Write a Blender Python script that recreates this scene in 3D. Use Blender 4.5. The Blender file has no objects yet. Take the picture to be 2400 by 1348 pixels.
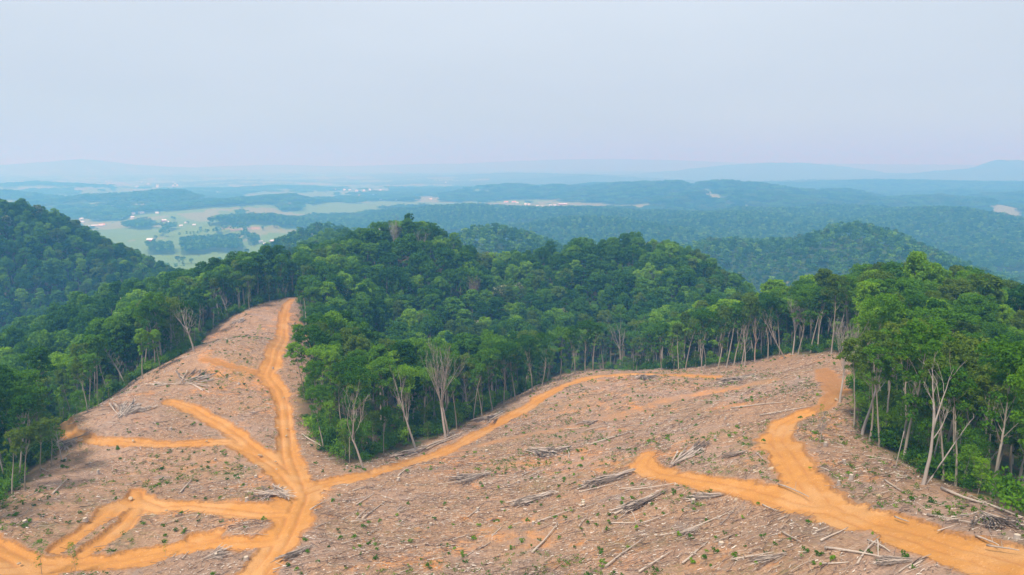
import bpy, math, random
import numpy as np
from mathutils import Vector, Matrix

SC = bpy.context.scene
COL = SC.collection
rnd = random.Random(7)
NR = np.random.RandomState(11)

# ------------------------------------------------------------------ camera
CAMZ = 250.0
F_PX = 1600.0
PITCH = math.radians(10.3)
cd = bpy.data.cameras.new('camera'); cam = bpy.data.objects.new('camera', cd); COL.objects.link(cam)
cam.location = (0, 0, CAMZ); cam.rotation_euler = (math.radians(90) - PITCH, 0, 0)
cd.lens = F_PX / 2400 * 36; cd.sensor_width = 36; cd.clip_start = 1; cd.clip_end = 90000
SC.camera = cam
# ------------------------------------------------------------------ world, sun, exposure
SUN_EL, SUN_AZ = math.radians(57), math.radians(215)      # azimuth clockwise from +Y
w = bpy.data.worlds.new('World'); SC.world = w; w.use_nodes = True
nt = w.node_tree; nt.nodes.clear()
sky = nt.nodes.new('ShaderNodeTexSky'); sky.sky_type = 'NISHITA'; sky.sun_disc = False
sky.sun_elevation = SUN_EL; sky.sun_rotation = SUN_AZ; sky.altitude = 600
sky.air_density = 1.0; sky.dust_density = 3.0; sky.ozone_density = 2.0
hz = nt.nodes.new('ShaderNodeMix'); hz.data_type = 'RGBA'
hz.inputs[0].default_value = 0.9
sc_ = nt.nodes.new('ShaderNodeVectorMath'); sc_.operation = 'SCALE'; sc_.inputs[3].default_value = 0.10
nt.links.new(sky.outputs[0], sc_.inputs[0]); nt.links.new(sc_.outputs[0], hz.inputs[6])
# thin overcast: pale at the horizon, slightly bluer up high
tc = nt.nodes.new('ShaderNodeTexCoord'); sx = nt.nodes.new('ShaderNodeSeparateXYZ')
nt.links.new(tc.outputs['Generated'], sx.inputs[0])
rp = nt.nodes.new('ShaderNodeValToRGB'); nt.links.new(sx.outputs['Z'], rp.inputs[0])
rp.color_ramp.elements[0].position = 0.0; rp.color_ramp.elements[0].color = (0.62, 0.78, 0.75, 1)
rp.color_ramp.elements[1].position = 0.34; rp.color_ramp.elements[1].color = (0.84, 0.94, 1.04, 1)
e = rp.color_ramp.elements.new(0.10); e.color = (0.66, 0.775, 0.85, 1)
cn = nt.nodes.new('ShaderNodeTexNoise'); cn.inputs['Scale'].default_value = 2.2; cn.inputs['Detail'].default_value = 3
cmap = nt.nodes.new('ShaderNodeMapping'); cmap.inputs['Scale'].default_value = (1, 1, 4); nt.links.new(tc.outputs['Generated'], cmap.inputs[0]); nt.links.new(cmap.outputs[0], cn.inputs['Vector'])
cr = nt.nodes.new('ShaderNodeMapRange'); nt.links.new(cn.outputs['Fac'], cr.inputs[0]); cr.inputs[1].default_value = .3; cr.inputs[2].default_value = .7; cr.inputs[3].default_value = .965; cr.inputs[4].default_value = 1.03
cs = nt.nodes.new('ShaderNodeVectorMath'); cs.operation = 'SCALE'; nt.links.new(rp.outputs[0], cs.inputs[0]); nt.links.new(cr.outputs[0], cs.inputs[3])
nt.links.new(cs.outputs[0], hz.inputs[7])
bg = nt.nodes.new('ShaderNodeBackground'); bg.inputs[1].default_value = 1.0
out = nt.nodes.new('ShaderNodeOutputWorld')
nt.links.new(hz.outputs[2], bg.inputs[0]); nt.links.new(bg.outputs[0], out.inputs[0])
sd = bpy.data.lights.new('sun', 'SUN'); sd.energy = 4.8; sd.angle = math.radians(9); sd.color = (1, .955, .88)
so = bpy.data.objects.new('sun', sd); COL.objects.link(so); so.location = (0, 0, 600)
sv = Vector((math.sin(SUN_AZ) * math.cos(SUN_EL), math.cos(SUN_AZ) * math.cos(SUN_EL), math.sin(SUN_EL)))
so.rotation_euler = sv.to_track_quat('Z', 'Y').to_euler()
SC.view_settings.view_transform = 'Standard'; SC.view_settings.look = 'None'
SC.view_settings.gamma = 1; SC.view_settings.exposure = 0.0; SC.view_settings.use_curve_mapping = False
HAZE_DENSITY = 1 / 2550.0
HAZE_COLOR = (0.16, 0.52, 0.96)
SC.cycles.volume_bounces = 2; SC.cycles.max_bounces = 8

# ------------------------------------------------------------------ pixel geometry (2400x1348 photograph)
CP, SP = math.cos(PITCH), math.sin(PITCH)
def ray(u, v):
    x = (u - 1200) / F_PX; z = -(v - 674) / F_PX
    return x, CP + z * SP, -SP + z * CP
def at_range(u, v, r, c=0):
    x, y, z = ray(u, v); h = math.hypot(x, y)
    return x / h * r, y / h * r, CAMZ + z / h * r - c
def proj(x, y, z):
    dz = z - CAMZ
    d = y * CP - dz * SP; up = y * SP + dz * CP
    return 1200 + F_PX * x / d, 674 - F_PX * up / d

# ------------------------------------------------------------------ noise
def vnoise(x, y, seed=0):
    xi = np.floor(x).astype(np.int64); yi = np.floor(y).astype(np.int64)
    fx = x - xi; fy = y - yi
    fx = fx * fx * (3 - 2 * fx); fy = fy * fy * (3 - 2 * fy)
    def h(a, b):
        n = (a * 374761393 + b * 668265263 + seed * 1442695041) & 0x7fffffff
        n = ((n ^ (n >> 13)) * 1274126177) & 0x7fffffff
        return ((n ^ (n >> 16)) & 0xffff) / 32767.5 - 1
    a, b, c, d = h(xi, yi), h(xi + 1, yi), h(xi, yi + 1), h(xi + 1, yi + 1)
    return (a * (1 - fx) + b * fx) * (1 - fy) + (c * (1 - fx) + d * fx) * fy
def fbm(x, y, sc, oct=4, seed=0, gain=.5):
    s = np.zeros(np.shape(x)); a = 1; t = 0
    for k in range(oct):
        s = s + a * vnoise(x / sc + 17.3 * k, y / sc - 9.1 * k, seed + k); t += a
        a *= gain; sc /= 2.03
    return s / t
def sstep(a, b, x):
    t = np.clip((x - a) / (b - a), 0, 1); return t * t * (3 - 2 * t)

# ------------------------------------------------------------------ terrain
CTRL = [(1200,1348,85,0),(700,1348,95,0),(200,1348,110,0),(-300,1348,118,0),(1700,1348,75,0),(2200,1348,70,0),(2700,1348,70,0),
 (0,1300,118,0),(300,1250,122,0),(680,1220,112,0),(1000,1200,115,0),(1300,1200,108,0),(1700,1200,98,0),(2100,1230,86,0),(2400,1240,88,0),
 (30,1160,150,0),(300,1100,160,0),(700,1140,128,0),(1000,1080,150,0),(1300,1080,140,0),(1600,1080,125,0),(1850,1070,115,0),(2165,1135,105,0),
 (2350,1190,95,0),(120,1000,200,0),(240,945,215,0),(400,950,200,0),(660,960,190,0),(600,900,215,0),(440,825,250,0),(655,800,280,0),(580,725,350,0),
 (690,698,370,0),(735,850,240,0),(720,950,190,0),(800,1085,150,0),(960,1055,165,0),(1100,990,195,0),(1240,915,235,0),(1340,875,260,0),(1560,868,265,0),
 (1850,833,250,0),(1960,828,225,0),(1650,960,180,0),(1400,960,190,0),(1900,960,150,0),(2000,930,155,0),(2080,1060,125,0),
 (970,522,440,22),(920,530,445,22),(1030,542,445,23),(1075,578,445,23),(1150,612,455,24),(1250,594,465,24),(1400,563,480,23),(1470,560,480,23),(1610,588,475,24),(1700,645,465,24),(1770,700,470,24),(2130,620,245,24),(2050,625,225,24),(900,600,400,24),(1500,640,430,24),(1180,690,400,24),(850,548,450,24),(740,575,440,24),(1120,602,450,24),(1190,622,455,24),(1330,570,480,24),(1550,562,480,24),(1680,620,460,24),
 (900,850,260,24),(850,720,330,24),(1000,700,370,24),(1200,760,360,24),(1300,650,430,24),(1100,860,290,24),(1550,730,370,24),
 (620,640,420,22),(460,650,420,22),(400,700,340,22),(250,800,290,22),(60,900,260,22),(0,1000,210,20),(0,850,320,22),
 (2250,665,300,22),(2400,720,260,22),(2400,900,150,22),(1950,660,225,24),(0,760,450,20)]
cp = [at_range(*c) for c in CTRL]
cp += [(x, y, CAMZ + z) for x, y, z in [(0,-100,-62),(120,-60,-60),(-120,-60,-80),(0,30,-52),(60,20,-42),(150,0,-70),(-120,30,-72),(260,100,-100),(300,300,-125),
       (-330,100,-150),(-330,280,-135),(0,560,-140),(-160,560,-140),(160,560,-140),(-60,540,-125),(100,545,-130),(250,450,-130),(0,-300,-100),(300,-200,-120),(-300,-200,-140)]]
cp = np.array(cp)
def _phi(r2): return np.where(r2 > 1e-9, 0.5 * r2 * np.log(np.maximum(r2, 1e-9)), 0)
S0 = 100.0
cx, cy = cp[:, 0] / S0, cp[:, 1] / S0
K = _phi((cx[:, None] - cx) ** 2 + (cy[:, None] - cy) ** 2) + np.eye(len(cp)) * 0.004
P = np.c_[np.ones(len(cp)), cx, cy]
A = np.block([[K, P], [P.T, np.zeros((3, 3))]])
RW = np.linalg.solve(A, np.r_[cp[:, 2], 0, 0, 0])
def rbf(x, y):
    x = x / S0; y = y / S0
    s = RW[-3] + RW[-2] * x + RW[-1] * y
    for i in range(len(cp)):
        s = s + RW[i] * _phi((x - cx[i]) ** 2 + (y - cy[i]) ** 2)
    return s
# ridges: crest points read off the skyline (pixel, range), canopy allowance, half width
RIDGES = [
 ([(-500,480,760),(-250,468,780),(0,486,760),(60,490,755),(120,524,745),(200,568,735),(300,618,720),(370,645,715),(430,672,715),(520,715,715)], 20, 190),
 ([(640,640,560),(700,610,600),(740,580,640),(800,552,680),(850,560,700)], 20, 130),
 ([(640,612,980),(680,565,1050),(720,540,1100),(760,532,1150),(830,545,1150),(900,570,1150)], 18, 120),
 ([(1000,590,1000),(1050,556,1020),(1100,540,1020),(1160,533,1000),(1230,552,980),(1290,578,950),(1330,600,930)], 18, 150),
 ([(1560,610,1050),(1620,580,1120),(1680,564,1150),(1750,566,1150),(1850,563,1150),(1920,546,1130),(1960,528,1120),(2000,521,1120),(2060,542,1100),(2120,575,1060),(2200,608,1020),(2270,645,980)], 18, 150),
 ([(850,512,2700),(930,492,2700),(1000,486,2650),(1100,483,2600),(1200,488,2600),(1350,492,2500),(1480,498,2400),(1600,500,2400),(1750,505,2300)], 16, 300),
 ([(1050,455,4600),(1120,437,4500),(1200,431,4500),(1250,438,4400),(1300,433,4400),(1350,440,4300),(1400,434,4300),(1450,428,4200),(1520,426,4100),(1590,425,4000),(1620,434,4000),(1660,425,4000),(1720,424,3900),(1780,432,3800),(1850,444,3700),(1950,456,3600),(2060,470,3500)], 15, 420),
 ([(1700,432,6800),(1780,425,6800),(1900,420,6800),(2050,421,6600),(2200,425,6400),(2300,428,6300),(2500,428,6200)], 10, 600),
 ([(1250,425,12500),(1400,412,12500),(1500,407,12500),(1600,398,12500),(1700,386,12500),(1800,381,12500),(1900,382,12500),(1980,390,12500),(2080,405,12500)], 8, 1100),
 ([(2080,412,10500),(2200,399,10500),(2270,395,10500),(2310,381,10500),(2340,374,10500),(2390,375,10500),(2500,384,10500),(2650,380,10500)], 8, 900),
 ([(1850,500,2700),(1920,488,2700),(2030,480,2700),(2080,488,2650),(2120,483,2600),(2200,490,2400),(2280,500,2250),(2330,530,2100),(2370,570,1950)], 16, 260),
 ([(2230,470,4300),(2320,455,4300),(2420,452,4200),(2550,450,4200)], 12, 350),
 ([(-200,392,19000),(0,386,19000),(120,378,19000),(190,372,19000),(240,376,19000),(320,386,19000),(420,392,19000)], 8, 1300),
 ([(330,398,22000),(500,390,22000),(650,386,22000),(800,390,22000),(950,386,22000),(1060,384,22000)], 8, 1600),
 ([(1000,388,23000),(1150,380,23000),(1300,374,23000),(1450,372,23000),(1600,376,23000),(1750,382,23000),(2000,384,23000),(2250,386,23000)], 8, 1600),
 ([(760,432,9800),(850,420,9800),(950,415,9800),(1080,410,9800),(1200,404,10000),(1350,408,10000)], 8, 900),
 ([(140,468,3900),(200,458,3900),(280,455,3900),(340,452,3900),(370,446,3800),(410,448,3700),(470,468,3600)], 14, 260),
 ([(1230,530,1950),(1330,512,1950),(1430,514,1900),(1560,534,1800)], 15, 150),
 ([(1640,505,2500),(1750,490,2600),(1850,494,2500),(1960,510,2400)], 15, 200),
 ([(2150,452,5200),(2250,446,5200),(2400,450,5200)], 12, 420),
 ([(420,430,8200),(560,421,8400),(700,424,8400),(850,430,8200)], 8, 700),
 ([(1980,480,3500),(2100,464,3700),(2200,459,3700),(2310,472,3500)], 12, 260),
 ([(1560,462,3300),(1680,452,3400),(1800,455,3300),(1880,468,3200)], 12, 240),
 ([(860,458,5200),(960,448,5400),(1060,453,5200)], 10, 300),
 ([(540,444,6200),(650,436,6400),(760,441,6200)], 10, 360),
 ([(-40,434,6500),(90,427,6500),(220,434,6500)], 10, 400),
 ([(1260,418,8200),(1380,409,8400),(1500,417,8200)], 8, 600),
 ([(430,480,3300),(500,474,3300),(600,462,3500),(680,455,3700),(730,466,3700)], 14, 260),
 ([(520,512,2450),(580,506,2450),(640,508,2500),(680,514,2500)], 14, 110),
 ([(0,448,4600),(60,456,4400),(130,462,4300)], 12, 260),
]
RD = []
for pts, c, wd in RIDGES:
    RD.append((np.array([at_range(u, v, r, c) for u, v, r in pts]), wd))
VALLEY = 22.0
def far_h(x, y):
    r = np.hypot(x, y)
    amp = sstep(900, 2500, r)
    base = VALLEY + 9 * fbm(x, y, 520, 4, 3) * (0.6 + amp) + amp * 10 * fbm(x, y, 1700, 3, 8) + sstep(4200, 9000, r) * 60 * np.maximum(fbm(x, y, 1500, 4, 21), -.1)
    right = sstep(-100, 900, x) * sstep(900, 1500, r) * (1 - sstep(5200, 7500, r))
    base = base + right * 120 * np.maximum(fbm(x, y, 620, 4, 31) + .12, 0)
    mound = 1 + .3 * fbm(x, y, 330, 3, 15) * sstep(1900, 2300, r) * (1 - sstep(3200, 3800, r))
    best = np.zeros(np.shape(x)); hid = np.zeros(np.shape(x))
    wig = 1 + .34 * fbm(x, y, 260, 4, 5) * (1 - .3 * amp)
    for pts, wd in RD:
        lo = pts[:, :2].min(0) - 3 * wd; hi = pts[:, :2].max(0) + 3 * wd
        m = (x > lo[0]) & (x < hi[0]) & (y > lo[1]) & (y < hi[1])
        if not m.any(): continue
        xm, ym = x[m], y[m]
        bd = np.full(xm.shape, 1e18); bz = np.zeros(xm.shape)
        for a, b in zip(pts[:-1], pts[1:]):
            dx, dy = b[0] - a[0], b[1] - a[1]
            t = np.clip(((xm - a[0]) * dx + (ym - a[1]) * dy) / (dx * dx + dy * dy), 0, 1)
            d = (xm - a[0] - t * dx) ** 2 + (ym - a[1] - t * dy) ** 2
            k = d < bd; bd = np.where(k, d, bd); bz = np.where(k, a[2] + t * (b[2] - a[2]), bz)
        d = np.sqrt(bd) / wd / wig[m]
        prof = np.exp(-d ** 1.7)
        hgt = (bz - VALLEY) * prof * mound[m]
        best[m] = np.maximum(best[m], hgt) + .25 * np.minimum(best[m], hgt) * (1 - prof)
        hid[m] = np.maximum(hid[m], prof)
    return base + best - (base - VALLEY) * hid, hid
def boxmask(x, y):
    dx = np.maximum(np.maximum(-225 - x, x - 195), 0); dy = np.maximum(np.maximum(y - 500, -260 - y), 0)
    return 1 - sstep(0, 150, np.hypot(dx, dy))
def height(x, y, detail=True):
    x = np.atleast_1d(np.asarray(x, float)); y = np.atleast_1d(np.asarray(y, float))
    h, hid = far_h(x, y)
    w = boxmask(x, y)
    m = w > 0
    if m.any():
        h[m] = h[m] * (1 - w[m]) + rbf(x[m], y[m]) * w[m]
    h = h + 2.2 * fbm(x, y, 60, 3, 77) * sstep(230, 420, np.hypot(x, y))
    return h + .9 * fbm(x, y, 17, 3, 40)
def hz1(x, y): return float(height(x, y)[0])
# fast lookup grid for marching rays and dropping things on the ground near the camera
GX0, GY0, GS, GNX, GNY = -420., -10., 2.0, 421, 400
gx, gy = np.meshgrid(GX0 + GS * np.arange(GNX), GY0 + GS * np.arange(GNY))
GRID = height(gx.ravel(), gy.ravel()).reshape(GNY, GNX)
def hfast(x, y):
    fx = np.clip((np.asarray(x) - GX0) / GS, 0, GNX - 1.001); fy = np.clip((np.asarray(y) - GY0) / GS, 0, GNY - 1.001)
    i = fx.astype(int); j = fy.astype(int); a = fx - i; b = fy - j
    return (GRID[j, i] * (1 - a) + GRID[j, i + 1] * a) * (1 - b) + (GRID[j + 1, i] * (1 - a) + GRID[j + 1, i + 1] * a) * b
def ground_at(u, v, near=True):
    """the point of the ground that the photograph shows at pixel (u, v)"""
    x, y, z = ray(u, v); h = math.hypot(x, y)
    if near: rs = np.arange(40, 790, .5); g = hfast(x / h * rs, y / h * rs)
    else: rs = np.exp(np.arange(math.log(850), math.log(20000), .002)); g = height(x / h * rs, y / h * rs)
    zz = CAMZ + z / h * rs
    k = np.nonzero(zz < g)[0]
    if len(k) == 0: k = [len(rs) - 1]
    r = rs[k[0]]
    return x / h * r, y / h * r
def world_poly(px, near=True): return np.array([ground_at(u, v, near) for u, v in px])
def inside(poly, x, y):
    c = np.zeros(np.shape(x), bool); n = len(poly)
    for i in range(n):
        x1, y1 = poly[i]; x2, y2 = poly[i - 1]
        if y1 == y2: continue
        k = ((y1 > y) != (y2 > y)) & (x < (x2 - x1) * (y - y1) / (y2 - y1) + x1)
        c ^= k
    return c
def dist_poly(line, x, y, closed=False, wid=None):
    """distance to a polyline, normalised by width if given; also the signed offset"""
    best = np.full(np.shape(x), 1e9); ww = np.ones(np.shape(x))
    pts = list(line) + ([line[0]] if closed else [])
    for i in range(len(pts) - 1):
        a, b = pts[i], pts[i + 1]; dx, dy = b[0] - a[0], b[1] - a[1]
        L = dx * dx + dy * dy
        if L < 1e-9: continue
        t = np.clip(((x - a[0]) * dx + (y - a[1]) * dy) / L, 0, 1)
        d = np.hypot(x - a[0] - t * dx, y - a[1] - t * dy)
        k = d < best; best = np.where(k, d, best)
        if wid is not None: ww = np.where(k, wid[i] + t * (wid[i + 1] - wid[i]), ww)
    return best, ww

EDGE_L = [(0,1195),(40,1150),(90,1110),(140,1060),(95,1015),(120,975),(180,985),(240,945),(300,902),(370,862),(440,826),(480,790),(520,757),(580,727),(640,706),(692,697)]
EDGE_C = [(703,720),(705,760),(722,790),(733,830),(737,870),(712,905),(700,940),(705,985),(730,1025),(765,1060),(800,1088),(860,1085),(905,1065),(960,1055),(1035,1028),(1100,990),(1172,947),(1240,915),(1300,886),(1345,872),(1430,866),(1560,867),(1640,860),(1720,850),(1800,838),(1860,830),(1945,827)]
EDGE_R = [(1990,838),(2003,880),(1990,940),(2010,1005),(2080,1062),(2160,1112),(2250,1150),(2330,1182),(2400,1215),(2520,1260)]
CLEAR = world_poly([(-350,1400),(-120,1260)] + EDGE_L + EDGE_C + EDGE_R)
CLEAR = np.vstack([CLEAR, [(95, 30), (70, 5), (-90, 5), (-130, 50)]])
ROADS = [  # pixel polyline, widths in metres, strength
 ([(520,1400),(600,1348),(645,1290),(680,1225),(705,1165),(692,1120),(672,1060),(668,1000),(664,950),(652,912),(625,880),(640,845),(656,800),(663,750),(671,715),(682,703)], [8,7.5,7,7.5,9,7,5.5,4.8,4.8,6,6.5,6,6,5,4.5,3], 1),
 ([(700,1155),(760,1133),(830,1120),(900,1102),(1000,1073),(1080,1040),(1150,1002),(1210,970),(1270,932),(1330,902),(1400,883),(1500,877),(1600,880),(1680,884)], [7,6,5.5,5,5,5,5.5,6,6,6,5.5,6,5,4], 1),
 ([(1000,1078),(1100,1050),(1200,1028),(1350,1000),(1480,965),(1600,930),(1800,895)], [2,4,5,6,7,8,8], .16),
 ([(692,1135),(650,1090),(600,1058),(540,1037),(480,1038),(400,1042),(300,1037),(220,1032),(160,1020),(112,1006)], [6,7,7,5.5,4.5,4.5,4.5,4.5,4.5,4], 1),
 ([(600,1058),(550,1018),(500,985),(450,957),(400,942)], [7,6,6,6,4.5], 1),
 ([(628,882),(570,866),(520,852),(480,842)], [5,5,4.5,4], .45),
 ([(680,1203),(600,1203),(520,1192),(440,1187),(370,1192),(320,1180)], [5,6,6.5,6.5,6,4], 1),
 ([(370,1190),(320,1170),(318,1150)], [5,5,3], .9),
 ([(330,1170),(270,1190),(230,1220),(190,1250),(130,1290)], [6,5.5,4,3,3], .85),
 ([(325,1190),(290,1230),(250,1265),(195,1300)], [4,3.5,3.5,3.5], .8),
 ([(650,1265),(580,1273),(500,1274),(430,1283),(350,1302),(250,1318),(150,1323),(80,1328),(-80,1340)], [6,4.5,4.5,5,5.5,6,6.5,7,8], 1),
 ([(-60,1250),(0,1290),(60,1318),(110,1330)], [5,5,5,5], .9),
 ([(500,1255),(455,1262)], [5,4], .8),
 ([(2560,1390),(2400,1330),(2300,1300),(2200,1272),(2100,1240),(2010,1215),(1930,1180),(1885,1120),(1850,1070),(1818,1030),(1835,993),(1885,970)], [8,8,7.5,7.5,7,7.5,8,6.5,6.5,6.5,5.5,5], 1),
 ([(1880,972),(1935,955),(1965,920)], [5,4.5,4], .42),
 ([(1930,1190),(1850,1178),(1760,1152),(1680,1137),(1600,1122),(1530,1107),(1500,1088),(1520,1062)], [7,6,5.5,5,5,5,6,4], 1),
 ([(1965,925),(1945,890),(1925,868)], [6,7,5], .34),
]
RW_ = [(world_poly(p), np.array(w_) * .41, s) for p, w_, s in ROADS]

def road_mask(x, y):
    m = np.zeros(np.shape(x)); dd = np.full(np.shape(x), 99.)
    n = .55 * fbm(x, y, 8, 3, 51) + .6 * fbm(x, y, 2.0, 3, 52)
    for pts, wd, s in RW_:
        lo = pts.min(0) - 12; hi = pts.max(0) + 12
        k = (x > lo[0]) & (x < hi[0]) & (y > lo[1]) & (y < hi[1])
        if not k.any(): continue
        d, ww = dist_poly(pts, x[k], y[k], wid=wd)
        q = d / ww + n[k] * .7
        v = s * (1 - sstep(.6, 1.45, q))
        m[k] = np.maximum(m[k], v); dd[k] = np.where(d < dd[k], d, dd[k])
    return m, dd

# fields, woods and bare soil in the far valley: pixel outlines traced onto the ground
FIELDS = [
 ([(700,482),(760,474),(900,470),(1000,474),(1130,480),(1060,490),(960,488),(860,495),(780,503),(720,500)], 0),
 ([(1130,478),(1180,474),(1240,481),(1330,474),(1420,478),(1560,488),(1500,496),(1380,492),(1240,492),(1150,486)], 1),
 ([(1040,450),(1130,446),(1190,450),(1110,456)], 0), ([(960,462),(1010,460),(1040,468),(980,470)], 1),
 ([(1180,527),(1280,517),(1250,530),(1190,533)], 1),
 ([(2192,606),(2282,609),(2278,620),(2205,618)], 1), ([(2312,640),(2420,636),(2430,662),(2335,655)], 0),
 ([(2320,482),(2350,478),(2400,500),(2370,520),(2330,512)], 1), ([(1840,660),(1870,662),(1860,672),(1845,672)], 1),
 ([(1640,440),(1665,445),(1690,470),(1660,462)], 1), ([(1735,480),(1760,484),(1785,498),(1765,500)], 1),
 ([(1230,437),(1280,442),(1260,446)], 0),
]
WOODS = [
 [(305,523),(330,520),(356,524),(358,536),(330,539),(305,536)],
 [(345,584),(375,580),(405,586),(408,597),(350,598)],
 [(425,574),(470,568),(545,564),(565,576),(572,590),(540,594),(500,590),(470,598),(425,598)],
 [(515,515),(560,508),(640,512),(690,518),(640,528),(560,536),(520,530)],
 [(160,462),(300,458),(470,466),(480,474),(360,478),(240,474)],
 [(200,505),(290,500),(300,515),(220,520)],
 [(580,563),(600,560),(610,572),(585,575)],
]
BROWN = [[(518,535),(560,531),(610,532),(606,540),(545,541)], [(410,500),(500,497),(560,510),(470,520)], [(318,512),(345,510),(352,518),(322,519)]]
FP = [(world_poly(p, False), t) for p, t in FIELDS]; WP = [world_poly(p, False) for p in WOODS]; BP = [world_poly(p, False) for p in BROWN]
def landcover(x, y):
    """0 wood, otherwise 1 green pasture, 2 straw field, 3 brown soil"""
    r = np.hypot(x, y); az = np.degrees(np.arctan2(x, y))
    hh, hid = far_h(x, y)
    n = fbm(x, y, 420, 3, 61) + .35 * fbm(x, y, 130, 2, 64)
    lc = np.zeros(np.shape(x))
    basin = (az > -36) & (az < -10) & (r > 1050) & (r < 3300)
    bias = np.where(az < -10, .2, np.where(az < 4, -.1, -.42))
    bias = np.where(az > 12, bias - .1, bias) + .16 * sstep(4200, 6500, r) * (az < 8) * (1 - 2.4 * sstep(8500, 13000, r))
    f = (r > 2000) & (((n + bias > .06) & (hid < .25)) | ((n + bias > .22) & (hid < .8) & (az < -4)))
    f |= basin & (hid < .3)
    lc[f] = np.where(fbm(x, y, 230, 2, 71) > .05, 1, np.where(fbm(x, y, 350, 2, 72) > -.15, 2, 1))[f]
    for p in WP: lc[inside(p, x, y)] = 0
    hedge = (np.abs(fbm(x, y, 330, 2, 83)) < .022) & (n > -.1)
    lc[f & hedge & (r > 1400)] = 0
    for p, t in FP: lc[inside(p, x, y)] = 1 + t
    for k_, p in enumerate(BP): lc[inside(p, x, y)] = 2 if k_ == 1 else 3
    lc[r < 950] = 0
    return lc

# ------------------------------------------------------------------ helpers for objects
def tag(o, label=None, cat=None, group=None, kind=None):
    if label: o['label'] = label
    if cat: o['category'] = cat
    if group: o['group'] = group
    if kind: o['kind'] = kind
    return o
def mesh_np(name, V, Fq, mats=(), attrs=None, smooth=False):
    """Fq: (n,3) or (n,4) integer array"""
    V = np.asarray(V, np.float32); Fq = np.asarray(Fq, np.int32)
    me = bpy.data.meshes.new(name); k = Fq.shape[1]
    me.vertices.add(len(V)); me.vertices.foreach_set('co', V.ravel())
    me.loops.add(Fq.size); me.loops.foreach_set('vertex_index', Fq.ravel())
    me.polygons.add(len(Fq)); me.polygons.foreach_set('loop_start', np.arange(0, Fq.size, k, dtype=np.int32))
    try: me.polygons.foreach_set('loop_total', np.full(len(Fq), k, np.int32))
    except Exception: pass
    for n, a in (attrs or {}).items():
        at = me.attributes.new(n, 'FLOAT', 'POINT'); at.data.foreach_set('value', np.asarray(a, np.float32))
    for m in mats: me.materials.append(m)
    me.update(calc_edges=True)
    if smooth: me.polygons.foreach_set('use_smooth', np.ones(len(Fq), bool))
    return me
def obj(name, me, parent=None, loc=None, link=True):
    o = bpy.data.objects.new(name, me)
    if link: COL.objects.link(o)
    if parent: o.parent = parent
    if loc is not None: o.location = loc
    return o
class MB:
    def __init__(s): s.v = []; s.f = []; s.n = 0
    def add(s, V, Fq):
        s.v.append(np.asarray(V, float)); s.f.append(np.asarray(Fq, int) + s.n); s.n += len(V)
    def tube(s, pts, rad, sides=6, cap=False):
        pts = np.asarray(pts, float); n = len(pts)
        V = []
        for i in range(n):
            t = pts[min(i + 1, n - 1)] - pts[max(i - 1, 0)]; t = t / (np.linalg.norm(t) + 1e-9)
            a = np.cross(t, (0, 0, 1) if abs(t[2]) < .9 else (1, 0, 0)); a /= np.linalg.norm(a); b = np.cross(t, a)
            for k in range(sides):
                q = 2 * math.pi * k / sides
                V.append(pts[i] + rad[i] * (math.cos(q) * a + math.sin(q) * b))
        Fq = [(i * sides + k, i * sides + (k + 1) % sides, (i + 1) * sides + (k + 1) % sides, (i + 1) * sides + k) for i in range(n - 1) for k in range(sides)]
        if cap:
            V.append(pts[0]); V.append(pts[-1]); c0, c1 = n * sides, n * sides + 1
            for k in range(0, sides):
                Fq.append((c0, (k + 1) % sides, k, k)); Fq.append((c1, (n - 1) * sides + k, (n - 1) * sides + (k + 1) % sides, (n - 1) * sides + (k + 1) % sides))
        s.add(V, Fq)
    def box(s, x0, y0, z0, x1, y1, z1):
        V = [(x, y, z) for z in (z0, z1) for y in (y0, y1) for x in (x0, x1)]
        s.add(V, [(0, 2, 3, 1), (4, 5, 7, 6), (0, 1, 5, 4), (2, 6, 7, 3), (0, 4, 6, 2), (1, 3, 7, 5)])
    def mesh(s, name, mats=(), smooth=False):
        V = np.vstack(s.v); Fq = np.vstack(s.f)
        me = bpy.data.meshes.new(name)
        fl = [tuple(dict.fromkeys(map(int, q))) for q in Fq]
        me.from_pydata([tuple(v) for v in V], [], fl)
        for m in mats: me.materials.append(m)
        if smooth: me.polygons.foreach_set('use_smooth', np.ones(len(fl), bool))
        me.update()
        return me

# ------------------------------------------------------------------ materials
def mat(name, rough=.9):
    m = bpy.data.materials.new(name); m.use_nodes = True
    n = m.node_tree; b = n.nodes['Principled BSDF']; b.inputs['Roughness'].default_value = rough
    b.inputs['Specular IOR Level'].default_value = .15
    return m, n, b
def N(n, t, **kw):
    x = n.nodes.new(t)
    for k, v in kw.items(): setattr(x, k, v)
    return x
def noise(n, scale, detail=4, rough=.6, vec=None, dist=0):
    t = N(n, 'ShaderNodeTexNoise'); t.inputs['Scale'].default_value = scale; t.inputs['Detail'].default_value = detail
    t.inputs['Roughness'].default_value = rough; t.inputs['Distortion'].default_value = dist
    if vec is not None: n.links.new(vec, t.inputs['Vector'])
    return t.outputs['Fac']
def ramp(n, fac, stops):
    r = N(n, 'ShaderNodeValToRGB'); n.links.new(fac, r.inputs[0]); el = r.color_ramp.elements
    while len(el) < len(stops): el.new(.5)
    for e_, (p, c) in zip(el, stops):
        e_.position = p; e_.color = (*c, 1) if len(c) == 3 else c
    return r.outputs[0]
def mix(n, fac, a, b, mode='MIX'):
    m = N(n, 'ShaderNodeMix', data_type='RGBA', blend_type=mode)
    if isinstance(fac, (int, float)): m.inputs[0].default_value = fac
    else: n.links.new(fac, m.inputs[0])
    for s, q in ((6, a), (7, b)):
        if isinstance(q, tuple): m.inputs[s].default_value = (*q, 1)
        else: n.links.new(q, m.inputs[s])
    return m.outputs[2]
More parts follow.
